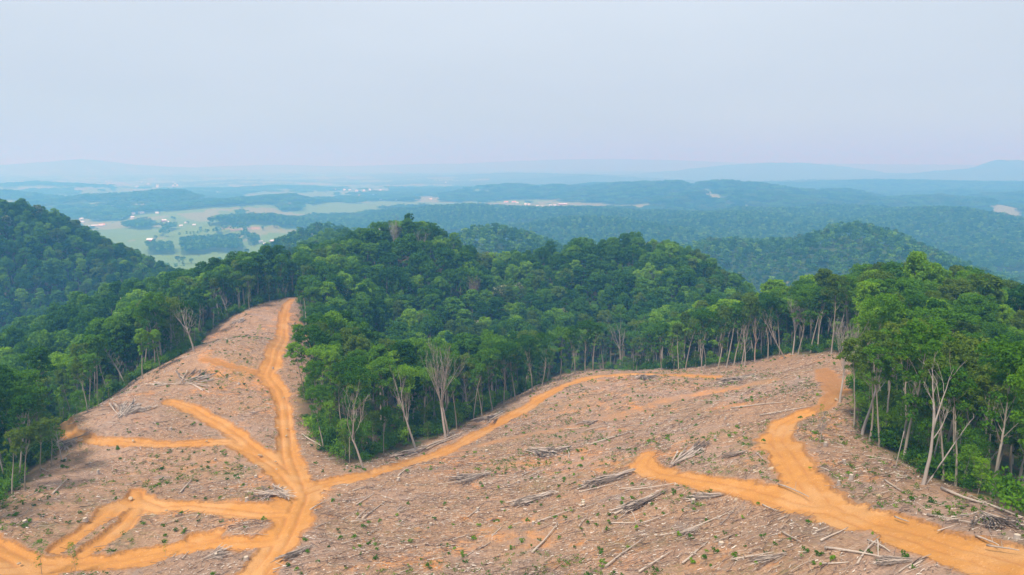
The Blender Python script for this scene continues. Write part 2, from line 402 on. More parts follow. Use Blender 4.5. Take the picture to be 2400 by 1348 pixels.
def math_(n, op, a, b=0., clamp=False):
    m = N(n, 'ShaderNodeMath', operation=op); m.use_clamp = clamp
    for s, q in ((0, a), (1, b)):
        if isinstance(q, (int, float)): m.inputs[s].default_value = q
        else: n.links.new(q, m.inputs[s])
    return m.outputs[0]
def step(n, fac, a, b):
    m = N(n, 'ShaderNodeMapRange'); m.interpolation_type = 'SMOOTHSTEP'
    n.links.new(fac, m.inputs[0]); m.inputs[1].default_value = a; m.inputs[2].default_value = b
    return m.outputs[0]
def mapping(n, vec, scale, rot=0):
    m = N(n, 'ShaderNodeMapping'); n.links.new(vec, m.inputs[0]); m.inputs['Scale'].default_value = scale; m.inputs['Rotation'].default_value = (0, 0, rot)
    return m.outputs[0]
def attr(n, name):
    a = N(n, 'ShaderNodeAttribute'); a.attribute_name = name; return a.outputs['Fac']

def ground_material(name):
    m, n, b = mat(name, .95)
    pos = N(n, 'ShaderNodeNewGeometry').outputs['Position']
    big = noise(n, .035, 5, .6, pos); mid = noise(n, .22, 5, .65, pos); fine = noise(n, 2.6, 5, .75, pos); grit = noise(n, 6, 3, .7, pos)
    st1 = noise(n, 1.0, 4, .7, mapping(n, pos, (.6, 6.5, 1), .5)); st2 = noise(n, 1.0, 4, .7, mapping(n, pos, (5.5, .6, 1), -.35))
    chips = ramp(n, fine, [(.3, (.11, .055, .028)), (.42, (.26, .142, .075)), (.55, (.43, .255, .142)), (.72, (.72, .50, .33))])
    strk = ramp(n, math_(n, 'MAXIMUM', st1, st2), [(.42, (.14, .078, .046)), (.56, (.40, .24, .15)), (.72, (.78, .57, .41))])
    c = mix(n, .5, chips, strk)
    # fresh orange subsoil showing through
    soil = mix(n, fine, (.52, .19, .05), (.70, .33, .11))
    sm = step(n, math_(n, 'ADD', math_(n, 'MULTIPLY', big, .55), math_(n, 'MULTIPLY', mid, .45)), .515, .62)
    c = mix(n, math_(n, 'MULTIPLY', sm, .75), c, soil)
    # green flush of weeds
    gm = step(n, math_(n, 'ADD', math_(n, 'MULTIPLY', noise(n, .06, 4, .6, pos), .5), math_(n, 'MULTIPLY', noise(n, .9, 3, .7, pos), .5)), .52, .62)
    c = mix(n, math_(n, 'MULTIPLY', gm, .42), c, (.10, .13, .035))
    # grey slash
    dm = step(n, noise(n, .14, 5, .7, pos, .6), .55, .68)
    c = mix(n, math_(n, 'MULTIPLY', dm, .68), c, mix(n, math_(n, 'MAXIMUM', st1, grit), (.10, .07, .055), (.42, .33, .28)))
    pk_ = step(n, noise(n, .045, 4, .6, pos, .4), .5, .62)
    c = mix(n, math_(n, 'MULTIPLY', pk_, .4), c, mix(n, fine, (.24, .155, .12), (.55, .40, .32)))
    bands = noise(n, 1.0, 4, .6, mapping(n, pos, (.05, .42, 1), .42), .5)
    c = mix(n, math_(n, 'MULTIPLY', step(n, bands, .50, .66), .42), c, mix(n, fine, (.13, .085, .06), (.38, .27, .20)))
    topsoil = step(n, noise(n, .018, 5, .65, pos, .8), .52, .64)
    c = mix(n, math_(n, 'MULTIPLY', topsoil, .35), c, mix(n, fine, (.10, .07, .05), (.33, .24, .17)))
    # dirt road
    ro = mix(n, noise(n, .5, 5, .7, pos), (.40, .165, .036), (.57, .275, .075))
    ro = mix(n, step(n, noise(n, .12, 3, .5, pos), .45, .65), ro, (.52, .27, .10))
    ro = mix(n, math_(n, 'MULTIPLY', step(n, grit, .52, .66), .6), ro, (.34, .14, .045))
    ro = mix(n, math_(n, 'MULTIPLY', step(n, noise(n, 2.4, 4, .8, pos), .56, .66), .5), ro, (.62, .38, .19))
    rm = attr(n, 'road')
    lane = attr(n, 'lane')
    tr_ = math_(n, 'SUBTRACT', 1., math_(n, 'MULTIPLY', math_(n, 'ABSOLUTE', math_(n, 'SUBTRACT', lane, 1.0)), 2.6), True)
    ro = mix(n, math_(n, 'MULTIPLY', tr_, math_(n, 'MULTIPLY', step(n, mid, .35, .55), .7)), ro, (.40, .17, .05))
    edge_ = math_(n, 'ADD', math_(n, 'MULTIPLY', math_(n, 'SUBTRACT', fine, .5), 1.5), math_(n, 'MULTIPLY', math_(n, 'SUBTRACT', grit, .5), .9))
    rmn = step(n, math_(n, 'ADD', rm, edge_), .18, .62)
    halo = math_(n, 'MULTIPLY', step(n, math_(n, 'ADD', rm, math_(n, 'MULTIPLY', math_(n, 'SUBTRACT', mid, .5), .6)), .02, .35), .5)
    c = mix(n, halo, c, soil)
    c = mix(n, rmn, c, ro)
    # forest floor
    fl = mix(n, fine, (.07, .05, .03), (.17, .12, .07))
    fl = mix(n, step(n, mid, .45, .6), fl, (.05, .085, .02))
    c = mix(n, attr(n, 'wood'), c, fl)
    n.links.new(c, b.inputs['Base Color'])
    bp = N(n, 'ShaderNodeBump'); bp.inputs['Strength'].default_value = .8; bp.inputs['Distance'].default_value = .2
    hh = math_(n, 'ADD', math_(n, 'MULTIPLY', fine, .6), math_(n, 'MAXIMUM', st1, st2))
    hh = math_(n, 'MULTIPLY', hh, math_(n, 'SUBTRACT', 1.15, rmn))
    hh = math_(n, 'ADD', hh, math_(n, 'MULTIPLY', noise(n, .9, 5, .7, pos), .35))
    n.links.new(hh, bp.inputs['Height']); n.links.new(bp.outputs[0], b.inputs['Normal'])
    return m
def field_material():
    m, n, b = mat('pasture', .95)
    pos = N(n, 'ShaderNodeNewGeometry').outputs['Position']
    lc = attr(n, 'cover'); nn = noise(n, .012, 5, .65, pos); n2 = noise(n, .05, 4, .6, pos)
    g = mix(n, nn, (.085, .165, .028), (.18, .25, .055)); s = mix(n, nn, (.17, .185, .06), (.25, .24, .09)); s = mix(n, n2, s, (.20, .215, .085))
    br = mix(n, nn, (.30, .19, .11), (.40, .27, .16))
    c = mix(n, step(n, lc, 1.3, 1.7), g, s); c = mix(n, step(n, lc, 2.3, 2.7), c, br)
    c = mix(n, step(n, lc, .7, .3), c, (.05, .08, .025))
    n.links.new(c, b.inputs['Base Color']); return m
def farwood_material():
    m, n, b = mat('wooded_hills', .95)
    pos = N(n, 'ShaderNodeNewGeometry').outputs['Position']
    c = ramp(n, noise(n, .06, 6, .8, pos), [(.35, (.025, .05, .016)), (.5, (.05, .09, .025)), (.68, (.10, .15, .04))])
    c = mix(n, step(n, noise(n, .0022, 5, .6, pos), .48, .58), c, mix(n, noise(n, .004, 3, .6, pos), (.04, .07, .02), (.10, .14, .045)))
    n.links.new(c, b.inputs['Base Color']); return m
def leaf_material(name, stops, cream=0):
    m, n, b = mat(name, .6)
    oi = N(n, 'ShaderNodeObjectInfo').outputs['Random']; isl = N(n, 'ShaderNodeNewGeometry').outputs['Random Per Island']
    f = math_(n, 'ADD', math_(n, 'MULTIPLY', oi, .6), math_(n, 'MULTIPLY', isl, .4))
    c = ramp(n, f, stops)
    if cream: c = mix(n, step(n, isl, cream, cream + .02), c, (.50, .50, .30))
    n.nodes.remove(b); o = n.nodes['Material Output']
    d = N(n, 'ShaderNodeBsdfDiffuse'); t = N(n, 'ShaderNodeBsdfTranslucent'); mx = N(n, 'ShaderNodeMixShader'); mx.inputs[0].default_value = .38
    n.links.new(c, d.inputs[0]); n.links.new(mix(n, 1, c, (1.15, 1.25, .6), 'MULTIPLY'), t.inputs[0])
    n.links.new(d.outputs[0], mx.inputs[1]); n.links.new(t.outputs[0], mx.inputs[2]); n.links.new(mx.outputs[0], o.inputs[0])
    return m
def bark_material(name, lo, hi, sc=1.5):
    m, n, b = mat(name, .95)
    oc = N(n, 'ShaderNodeTexCoord').outputs['Object']; oi = N(n, 'ShaderNodeObjectInfo').outputs['Random']
    c = mix(n, noise(n, sc, 4, .7, mapping(n, oc, (1.5, 1.5, .4))), lo, hi)
    c = mix(n, math_(n, 'MULTIPLY', oi, .35), c, tuple(q * .6 for q in lo))
    n.links.new(c, b.inputs['Base Color']); return m
def plain_material(name, col, var=.2, rough=.8, sc=.8):
    m, n, b = mat(name, rough)
    oc = N(n, 'ShaderNodeTexCoord').outputs['Object']
    n.links.new(mix(n, noise(n, sc, 4, .6, oc), tuple(q * (1 - var) for q in col), tuple(min(1, q * (1 + var)) for q in col)), b.inputs['Base Color'])
    return m
M_GROUND = ground_material('cleared_ground'); M_FIELD = field_material(); M_FARWOOD = farwood_material()
LEAF = {
 'deep green': leaf_material('leaf_deep', [(.05, (0.029, 0.085, 0.009)), (.5, (0.052, 0.140, 0.012)), (.95, (0.090, 0.197, 0.016))]),
 'mid green': leaf_material('leaf_mid', [(.05, (0.052, 0.135, 0.010)), (.5, (0.097, 0.217, 0.014)), (.95, (0.153, 0.290, 0.021))]),
 'bright green': leaf_material('leaf_bright', [(.05, (0.104, 0.217, 0.012)), (.5, (0.172, 0.321, 0.017)), (.95, (0.243, 0.393, 0.027))]),
 'olive green': leaf_material('leaf_olive', [(.05, (0.063, 0.114, 0.013)), (.5, (0.108, 0.176, 0.020)), (.95, (0.162, 0.227, 0.029))]),
 'cream-blossomed': leaf_material('leaf_blossom', [(.05, (.05, .09, .025)), (.95, (.11, .16, .045))], .72),
}
M_BARK = bark_material('bark_grey_brown', (.20, .16, .12), (.50, .43, .34))
M_DEAD = bark_material('weathered_dead_wood', (.25, .20, .17), (.56, .49, .42))
M_DEADP = bark_material('pinkish_dead_wood', (.30, .20, .16), (.55, .42, .34))
M_LOG = bark_material('felled_wood', (.28, .20, .15), (.68, .58, .47), 2.5)
M_TWIG = bark_material('slash_wood', (.36, .27, .21), (.82, .70, .59), 2)
M_TWIGD = bark_material('dark_twigs', (.15, .11, .09), (.42, .34, .28), 2)
M_FRESH = plain_material('cut_wood_face', (.52, .42, .31), .3)

# ------------------------------------------------------------------ ground mesh (one sheet, split by what it is)
def build_terrain():
    th = np.radians(np.concatenate([np.arange(-180, -48, 4.), np.arange(-48, 48, .13), np.arange(48, 180, 4.)]))
    rr = [4.]
    while rr[-1] < 28000:
        r = rr[-1]; rr.append(r * (1.03 if r < 40 else 1.0055 if r < 420 else 1.008 if r < 900 else 1.012 if r < 8000 else 1.02))
    rr = np.array(rr); nt_, nr_ = len(th), len(rr)
    R, T = np.meshgrid(rr, th, indexing='ij')
    X = R * np.sin(T); Y = R * np.cos(T); x = X.ravel(); y = Y.ravel(); r = R.ravel()
    z = height(x, y)
    near = (r < 620)
    wood = np.ones(len(x)); lane = np.full(len(x), 9.); road = np.zeros(len(x)); cov = np.zeros(len(x))
    nn = np.nonzero(near)[0]
    ins = inside(CLEAR, x[nn], y[nn])
    de, _ = dist_poly(CLEAR, x[nn], y[nn], closed=True)
    sd_ = np.where(ins, -de, de) + 1.8 * fbm(x[nn], y[nn], 7, 3, 90)
    wood[nn] = sstep(-2.5, 3, sd_)
    rm, rd = road_mask(x[nn], y[nn]); rm *= (sd_ < 6)
    road[nn] = rm; lane[nn] = np.minimum(rd, 9)
    # slash hummocks off the road, wheel ruts on it
    z[nn] += (1 - wood[nn]) * (1 - rm) * (.2 * fbm(x[nn], y[nn], 3.2, 3, 91) + .25 * fbm(x[nn], y[nn], 9, 2, 92))
    z[nn] += .34 * np.exp(-((rm - .28) / .16) ** 2) * (.7 + .8 * fbm(x[nn], y[nn], 2.5, 2, 97))
    z[nn] -= rm * (.34 + .3 * np.exp(-((rd - 1.0) / .34) ** 2)) - rm * .16 * fbm(x[nn], y[nn], 1.6, 3, 93)
    fa = np.nonzero(r > 900)[0]
    cov[fa] = landcover(x[fa], y[fa])
    fw = (r > 5200) & (cov < .5)
    z[fw] += 7 + 8 * vnoise(x[fw] / 26, y[fw] / 26, 95) + 6 * vnoise(x[fw] / 60, y[fw] / 60, 96)
    V = np.c_[x, y, z]
    # hole in the middle closed by a fan
    i = np.arange(nr_ - 1)[:, None] * nt_; j = np.arange(nt_)[None, :]; j2 = (j + 1) % nt_
    Fq = np.stack([i + j, i + j2, i + nt_ + j2, i + nt_ + j], -1).reshape(-1, 4)
    fr = r[Fq].mean(1); frd = road[Fq].mean(1); fwd = wood[Fq].mean(1); fcv = cov[Fq].mean(1)
    cls = np.where(fr < 620, np.where(fwd > .5, 1, np.where(frd > .5, 2, 0)), np.where(fcv > .5, 4, np.where(fr > 900, 3, 1)))
    names = ['cleared_ground', 'forest_floor', 'dirt_road', 'wooded_hills', 'pasture']
    for c, nm in enumerate(names):
        f = Fq[cls == c]; u, inv = np.unique(f, return_inverse=True)
        me = mesh_np(nm, V[u], inv.reshape(-1, 4), [M_GROUND if c < 3 else M_FARWOOD if c == 3 else M_FIELD], {'lane': lane[u], 'road': road[u], 'wood': wood[u], 'cover': cov[u]}, True)
        o = obj(nm, me); tag(o, kind='structure')
        if c == 0:
            mb = MB(); ring = [(float(4 * math.sin(t)), float(4 * math.cos(t)), 0) for t in th]
    fan = [(0, 0, hz1(0, 0))] + [tuple(V[k]) for k in range(nt_)]
    me = bpy.data.meshes.new('ground'); me.from_pydata(fan, [], [(0, 1 + k, 1 + (k + 1) % nt_) for k in range(nt_)]); me.materials.append(M_GROUND)
    tag(obj('ground', me), kind='structure')
    return float(z.min()), float(z[r < 24000].max())
ZMIN, ZMAX = build_terrain()
print("ZRANGE", ZMIN, ZMAX)

# ------------------------------------------------------------------ haze
def build_haze():
    mb = MB(); S = 28600; mb.box(-S, -S, ZMIN - 1.5, S, S, max(ZMAX, CAMZ) + 25)
    m = bpy.data.materials.new('haze'); m.use_nodes = True; n = m.node_tree; n.nodes.clear()
    v = N(n, 'ShaderNodeVolumePrincipled'); o = N(n, 'ShaderNodeOutputMaterial')
    v.inputs['Color'].default_value = (*HAZE_COLOR, 1); v.inputs['Density'].default_value = HAZE_DENSITY
    v.inputs['Absorption Color'].default_value = (0.85, 0.46, 0.2, 1); v.inputs['Anisotropy'].default_value = 0.1
    n.links.new(v.outputs[0], o.inputs['Volume'])
    tag(obj('haze', mb.mesh('haze', [m])), kind='stuff')
build_haze()

# ------------------------------------------------------------------ trees
def unit(v): return v / (np.linalg.norm(v) + 1e-9)
def limb(rs, p, d, L, r, nseg=5, up=.25, wob=.18):
    pts = [p]; rad = [r]
    for k in range(nseg):
        d = unit(d + np.array([0, 0, up / nseg * 1.6]) + rs.normal(0, wob / math.sqrt(nseg) * 1.3, 3))
        pts.append(pts[-1] + d * L / nseg); rad.append(r * (1 - .8 * (k + 1) / nseg))
    return pts, rad, d
def leafcloud(rs, centers, radii, per, size, flat=.92, skirt=-.45):
    """leaf faces spread over the shells of many clumps"""
    Vs = []
    for c, R, k in zip(centers, radii, per):
        u = rs.normal(0, 1, (k, 3)); u /= np.linalg.norm(u, axis=1)[:, None]
        u[:, 2] = np.where(u[:, 2] < skirt, -u[:, 2], u[:, 2])
        q = R * (rs.uniform(.55, 1.1, (k, 1))) * u * np.array([1, 1, flat]) + c
        nrm = u * .8 + rs.normal(0, .75, (k, 3)) + np.array([0, 0, .3]); nrm /= np.linalg.norm(nrm, axis=1)[:, None]
        t = np.cross(nrm, rs.normal(0, 1, (k, 3))); t /= np.linalg.norm(t, axis=1)[:, None]; b = np.cross(nrm, t)
        s = size * rs.uniform(.6, 1.35, (k, 1))
        Vs.append(np.stack([q - t * s, q - b * s * .6 + nrm * s * .15, q + t * s, q + b * s * .6 + nrm * s * .15], 1))
    V = np.concatenate(Vs).reshape(-1, 3)
    return V, np.arange(len(V)).reshape(-1, 4)
def make_tree(seed, H=24, cb=.42, spread=4.6, nclump=26, leaf=.42, per=70, fork=False, lean=(0, 0), tr=.30, shape='round', sides=6, density=1.0):
    """returns trunk mesh, crown geometry"""
    rs = np.random.RandomState(seed); tb = MB()
    top = H * (.80 if shape != 'flat' else .74)
    d = unit(np.array([lean[0], lean[1], 1.])); p = np.array([0, 0, -.8])
    pts, rad, _ = limb(rs, p, d, top + .8, tr, 8, 0.1, .10)
    rad = [tr * (1 - .78 * i / 8) for i in range(9)]; rad[0] *= 1.35
    tb.tube(pts, rad, sides)
    axis = lambda t: np.array([np.interp(t, np.linspace(0, 1, 9), [q[i] for q in pts]) for i in range(3)])
    cen = []; rd_ = []
    nl = 9 if not fork else 11
    for k in range(nl):
        t = cb + (1 - cb) * (k / nl) ** 1.1 if not fork else cb * .75 + (1 - cb * .8) * k / nl
        a = k * 2.4 + rs.uniform(-.5, .5); s0 = axis(min(t, .99))
        out_ = .62 if not fork else .42
        dd = np.array([math.cos(a) * out_, math.sin(a) * out_, .75])
        prof = math.sin(math.pi * min(1, max(.12, (t - cb * .7) / (1.25 - cb * .7)))) if shape == 'round' else .6 + .5 * t
        L = spread * 1.25 * prof
        lp, lr, ld = limb(rs, s0, unit(dd), L, tr * .42 * (1.25 - t), 4, .35, .25); tb.tube(lp, lr, 4)
        for q in range(2):
            cpnt = lp[2 + q * 2] if 2 + q * 2 < len(lp) else lp[-1]
            sp, sr, _ = limb(rs, np.array(lp[2]), unit(ld + rs.normal(0, .55, 3)), L * .55, lr[2] * .6, 3, .3, .2); tb.tube(sp, sr, 3)
            cen.append(sp[-1])
        cen.append(lp[-1])
    cH = H - cb * H
    n0 = len(cen)
    zc = H - cH * .45
    for k in range(nclump):
        u = unit(rs.normal(0, 1, 3)); 
        if u[2] < -.35: u[2] *= -1
        f = rs.uniform(.72, .98)
        if shape == 'flat': off = np.array([u[0] * spread, u[1] * spread, abs(u[2]) * cH * .34 + cH * .08]) * f
        elif shape == 'tall': off = np.array([u[0] * spread * .72, u[1] * spread * .72, u[2] * cH * .52]) * f
        else: off = np.array([u[0] * spread, u[1] * spread, u[2] * cH * .5]) * f
        base = axis(.9); cen.append(np.array([base[0], base[1], zc]) + off)
    cen = np.array(cen); cen[:, 2] = np.minimum(cen[:, 2], H - 1.0)
    R = np.array([rs.uniform(.6, 1.35) * spread * .25 for _ in cen]); R[:n0] *= .85
    keep = rs.uniform(0, 1, len(cen)) < density; cen, R = cen[keep], R[keep]
    V, Fq = leafcloud(rs, cen, R, [int(per * rs.uniform(.7, 1.3)) for _ in cen], leaf)
    return tb, V, Fq

class Kind: pass
PROTO = {}
def proto(key, tints, **kw):
    tb, V, Fq = make_tree(**kw)
    k = Kind(); k.trunk = tb.mesh('trunk', [M_BARK], True); k.crown = mesh_np('crown', V, Fq, [LEAF[tints[0]]])
    k.H = kw.get('H', 24); PROTO[key] = k
    return k
for i in range(5):   # near trees, finer leaves
    proto('near%d' % i, ['mid green'], seed=100 + i, H=24, cb=[.42, .5, .38, .46, .54][i], spread=[3.9, 3.4, 4.4, 3.8, 3.2][i], nclump=52, leaf=.20, per=150, shape=['round', 'tall', 'round', 'round', 'tall'][i], sides=7)
for i in range(6):   # canopy trees
    proto('mid%d' % i, ['mid green'], seed=200 + i, H=24, cb=[.35, .4, .3, .42, .35, .45][i], spread=[4.1, 3.7, 4.6, 4.0, 4.3, 3.4][i], nclump=50, leaf=.33, per=58, shape=['round', 'round', 'round', 'tall', 'round', 'tall'][i], sides=5)
for i in range(7):   # forest edge trees: long bare trunk, high thin crown
    proto('edge%d' % i, ['deep green'], seed=300 + i, H=24, cb=[.68, .6, .7, .66, .56, .68, .63][i], spread=[3.8, 4.4, 3.3, 4.8, 4.0, 3.4, 4.4][i], nclump=30, leaf=.24, per=80, fork=i in (1, 3, 4, 6), shape=['flat', 'flat', 'tall', 'flat', 'round', 'tall', 'flat'][i], tr=.26, sides=6, density=.9, lean=[(0, 0), (.03, 0), (-.03, 0), (0, .03), (.04, 0), (-.03, 0), (0, -.03)][i])
for i in range(3):   # slim saplings
    proto('sapling%d' % i, ['bright green'], seed=400 + i, H=9, cb=.25, spread=[2.0, 2.4, 1.7][i], nclump=44, leaf=.13, per=30, shape='tall', tr=.07, sides=4, density=.85)
proto('twiggy', ['mid green'], seed=431, H=9, cb=.2, spread=1.5, nclump=24, leaf=.11, per=13, shape='tall', tr=.06, sides=4)
def far_tree_geo(seed, n=130, size=1.15):
    rs = np.random.RandomState(seed); k = 9
    cen = np.array([(rs.uniform(-2.6, 2.6), rs.uniform(-2.6, 2.6), rs.uniform(13, 20.5)) for _ in range(k)]); cen[0] = (0, 0, 20)
    V, Fq = leafcloud(rs, cen, [rs.uniform(1.8, 2.9) for _ in range(k)], [n // k] * k, size, .8)
    # a short stem keeps the clump from floating
    return V, Fq
def patch_geo(seed):
    rs = np.random.RandomState(seed); cen = []; R = []
    for gx_ in range(5):
        for gy_ in range(5):
            x, y = (gx_ - 2) * 8.4 + rs.uniform(-3, 3), (gy_ - 2) * 8.4 + rs.uniform(-3, 3); h = rs.uniform(12, 20)
            cen.append((x, y, h)); R.append(rs.uniform(3.8, 5.6))
    return leafcloud(rs, np.array(cen), R, [26] * len(cen), 2.1, .75)

def letters(i): return 'abcdefghijklmnopqrstuvwxyz'[i // 26] + 'abcdefghijklmnopqrstuvwxyz'[i % 26]
def scatter(name, pts, protos, idx, scl, label=None, cat=None, group=None):
    """one 'stuff' object: points that carry tree instances"""
    me = bpy.data.meshes.new(name); me.vertices.add(len(pts)); me.vertices.foreach_set('co', np.asarray(pts, np.float32).ravel())
    a = me.attributes.new('pick', 'INT', 'POINT'); a.data.foreach_set('value', np.asarray(idx, np.int32))
    a = me.attributes.new('size', 'FLOAT_VECTOR', 'POINT'); a.data.foreach_set('vector', np.asarray(scl, np.float32).ravel())
    a = me.attributes.new('turn', 'FLOAT_VECTOR', 'POINT')
    t = np.zeros((len(pts), 3), np.float32); t[:, 2] = NR.uniform(0, 6.28, len(pts)); t[:, :2] = NR.normal(0, .04, (len(pts), 2)); a.data.foreach_set('vector', t.ravel())
    o = obj(name, me)
    col = bpy.data.collections.new(name + '_kinds')
    for i, p in enumerate(protos):
        q = bpy.data.objects.new('kind_' + letters(i), p); col.objects.link(q)
    g = bpy.data.node_groups.new(name, 'GeometryNodeTree')
    g.interface.new_socket('Geometry', in_out='INPUT', socket_type='NodeSocketGeometry'); g.interface.new_socket('Geometry', in_out='OUTPUT', socket_type='NodeSocketGeometry')
    gi, go = g.nodes.new('NodeGroupInput'), g.nodes.new('NodeGroupOutput')
    ci = g.nodes.new('GeometryNodeCollectionInfo'); ci.inputs[0].default_value = col; ci.inputs['Separate Children'].default_value = True; ci.inputs['Reset Children'].default_value = True
    ip = g.nodes.new('GeometryNodeInstanceOnPoints'); ip.inputs['Pick Instance'].default_value = True
    def na(nm, ty):
        x = g.nodes.new('GeometryNodeInputNamedAttribute'); x.data_type = ty; x.inputs[0].default_value = nm; return x.outputs[0]
    g.links.new(gi.outputs[0], ip.inputs['Points']); g.links.new(ci.outputs[0], ip.inputs['Instance'])
    g.links.new(na('pick', 'INT'), ip.inputs['Instance Index']); g.links.new(na('size', 'FLOAT_VECTOR'), ip.inputs['Scale'])
    er = g.nodes.new('FunctionNodeEulerToRotation'); g.links.new(na('turn', 'FLOAT_VECTOR'), er.inputs[0]); g.links.new(er.outputs[0], ip.inputs['Rotation'])
    g.links.new(ip.outputs[0], go.inputs[0])
    md = o.modifiers.new('scatter', 'NODES'); md.node_group = g
    tag(o, label, cat, group, 'stuff')
    return o

# what hides what: highest canopy line seen from the camera, by direction and range
def visibility(x, y, ztop, slack=10.):
    th = np.radians(np.arange(-50, 50.01, .5)); rs_ = np.exp(np.linspace(math.log(60), math.log(12000), 360))
    T, R = np.meshgrid(th, rs_, indexing='ij'); X, Y = R * np.sin(T), R * np.cos(T)
    H = height(X.ravel(), Y.ravel())
    ins = inside(CLEAR, X.ravel(), Y.ravel()); lc = landcover(X.ravel(), Y.ravel())
    H = H + np.where(ins | (lc > .5), 0, 13)
    S = (H.reshape(T.shape) - CAMZ) / R
    M = np.maximum.accumulate(S, 1)
    ti = np.clip(np.round((np.degrees(np.arctan2(x, y)) + 50) / .5).astype(int), 0, len(th) - 1)
    r = np.hypot(x, y); ri = np.clip(np.searchsorted(rs_, r) - 2, 0, len(rs_) - 1)
    return (ztop + slack - CAMZ) / r > M[ti, ri]
def in_frame(x, y, z, mu=220, mv=260):
    u, v = proj(x, y, z); return (y > 5) & (u > -mu) & (u < 2400 + mu) & (v < 1348 + mv)

# --- grow the near wood (to 900 m): jittered grid, clear of the felled ground
def near_points():
    sp = 6.1
    X, Y = np.meshgrid(np.arange(-720, 640, sp), np.arange(30, 905, sp)); x = X.ravel() + NR.uniform(-2.9, 2.9, X.size); y = Y.ravel() + NR.uniform(-2.9, 2.9, X.size)
    r = np.hypot(x, y); z = height(x, y)
    k = (r < 900) & (r > 45) & in_frame(x, y, z + 24); x, y, z = x[k], y[k], z[k]
    ins = inside(CLEAR, x, y); de, _ = dist_poly(CLEAR, x, y, closed=True)
    k = ~ins & (de > 1.2); x, y, z, de = x[k], y[k], z[k], de[k]
    k = visibility(x, y, z + 24, 12); return x[k], y[k], z[k], de[k]
nx, ny, nz_, nde = near_points()
# explicit trees along the edge of the felled ground: base pixel, top v, prototype, tint
EDGE_TREES = [
 (335,890,768,'sap','bright green'),(375,866,770,'sap','bright green'),(240,935,862,'sap','bright green'),(205,965,850,'edge2','olive green'),(270,915,850,'edge5','mid green'),
 (585,727,645,'edge3','olive green'),(560,732,655,'edge0','deep green'),(632,708,645,'edge4','olive green'),(650,702,648,'edge1','deep green'),(668,698,650,'edge2','deep green'),(500,770,700,'sap','bright green'),(525,752,692,'sap','mid green'),
 (1155,963,815,'edge1','mid green'),(1180,952,805,'edge3','deep green'),(1208,937,800,'edge0','mid green'),(1248,917,785,'edge6','deep green'),(1270,907,780,'edge1','deep green'),(1313,890,770,'edge4','mid green'),(1348,877,765,'edge6','deep green'),
 (1372,873,750,'edge3','deep green'),(1390,871,752,'edge2','deep green'),(1414,867,780,'edge5','olive green'),(1488,866,752,'edge3','olive green'),(1517,866,748,'edge0','olive green'),(1551,868,755,'edge1','deep green'),(1590,868,760,'edge5','olive green'),
 (1607,868,745,'edge2','olive green'),(1645,867,725,'edge3','deep green'),(1683,865,718,'edge4','olive green'),(1703,863,715,'edge2','mid green'),(1720,858,705,'edge0','deep green'),(1739,857,690,'edge5','olive green'),(1800,842,690,'edge6','deep green'),
 (1900,827,670,'edge2','deep green'),(1917,826,672,'edge0','deep green'),(1948,829,640,'edge5','olive green'),(1870,832,675,'edge1','mid green'),
 (2000,1005,790,'edge5','olive green'),(2037,1040,770,'edge0','olive green'),(2060,1050,800,'edge2','mid green'),(2117,1078,745,'edge4','mid green'),(2210,1128,840,'edge2','olive green'),(2238,1140,860,'edge5','deep green'),(2323,1160,800,'edge3','mid green'),(2387,1190,850,'edge1','mid green'),
 (1070,1010,880,'edge5','mid green'),(1110,985,850,'edge2','mid green'),(1130,975,830,'edge0','deep green'),(760,1058,905,'edge4','mid green'),(745,985,880,'edge2','mid green'),(735,860,790,'sap','bright green'),
 (900,1068,950,'edge2','deep green'),(820,1085,990,'edge5','mid green'),
 (60,1150,1000,'edge2','olive green'),(95,1108,985,'edge5','olive green'),(120,1090,975,'edge0','olive green'),(30,1165,1010,'edge5','olive green'),(90,1040,930,'edge4','olive green'),
]
items = []   # dict per leafy tree
for u, v, vt, pk, tint in EDGE_TREES:
    x, y = ground_at(u, v); z = float(hfast(x, y)); r = math.hypot(x, y)
    Hh = 24.; 
    for _ in range(3):
        uu, vv = proj(x, y, z + Hh); Hh *= (v - vt) / max(5, v - vv)
    if pk == 'sap': pk = 'near%d' % rnd.choice([1, 4]) ; s = Hh / 24
    else: s = Hh / 24
    items.append(dict(x=x, y=y, z=z, pk=pk, s=(s * 1.0, s * 1.0, s) if s > .5 else (s * 1.2, s * 1.2, s), tint=tint, edge=True, rz=rnd.uniform(0, 6.28)))
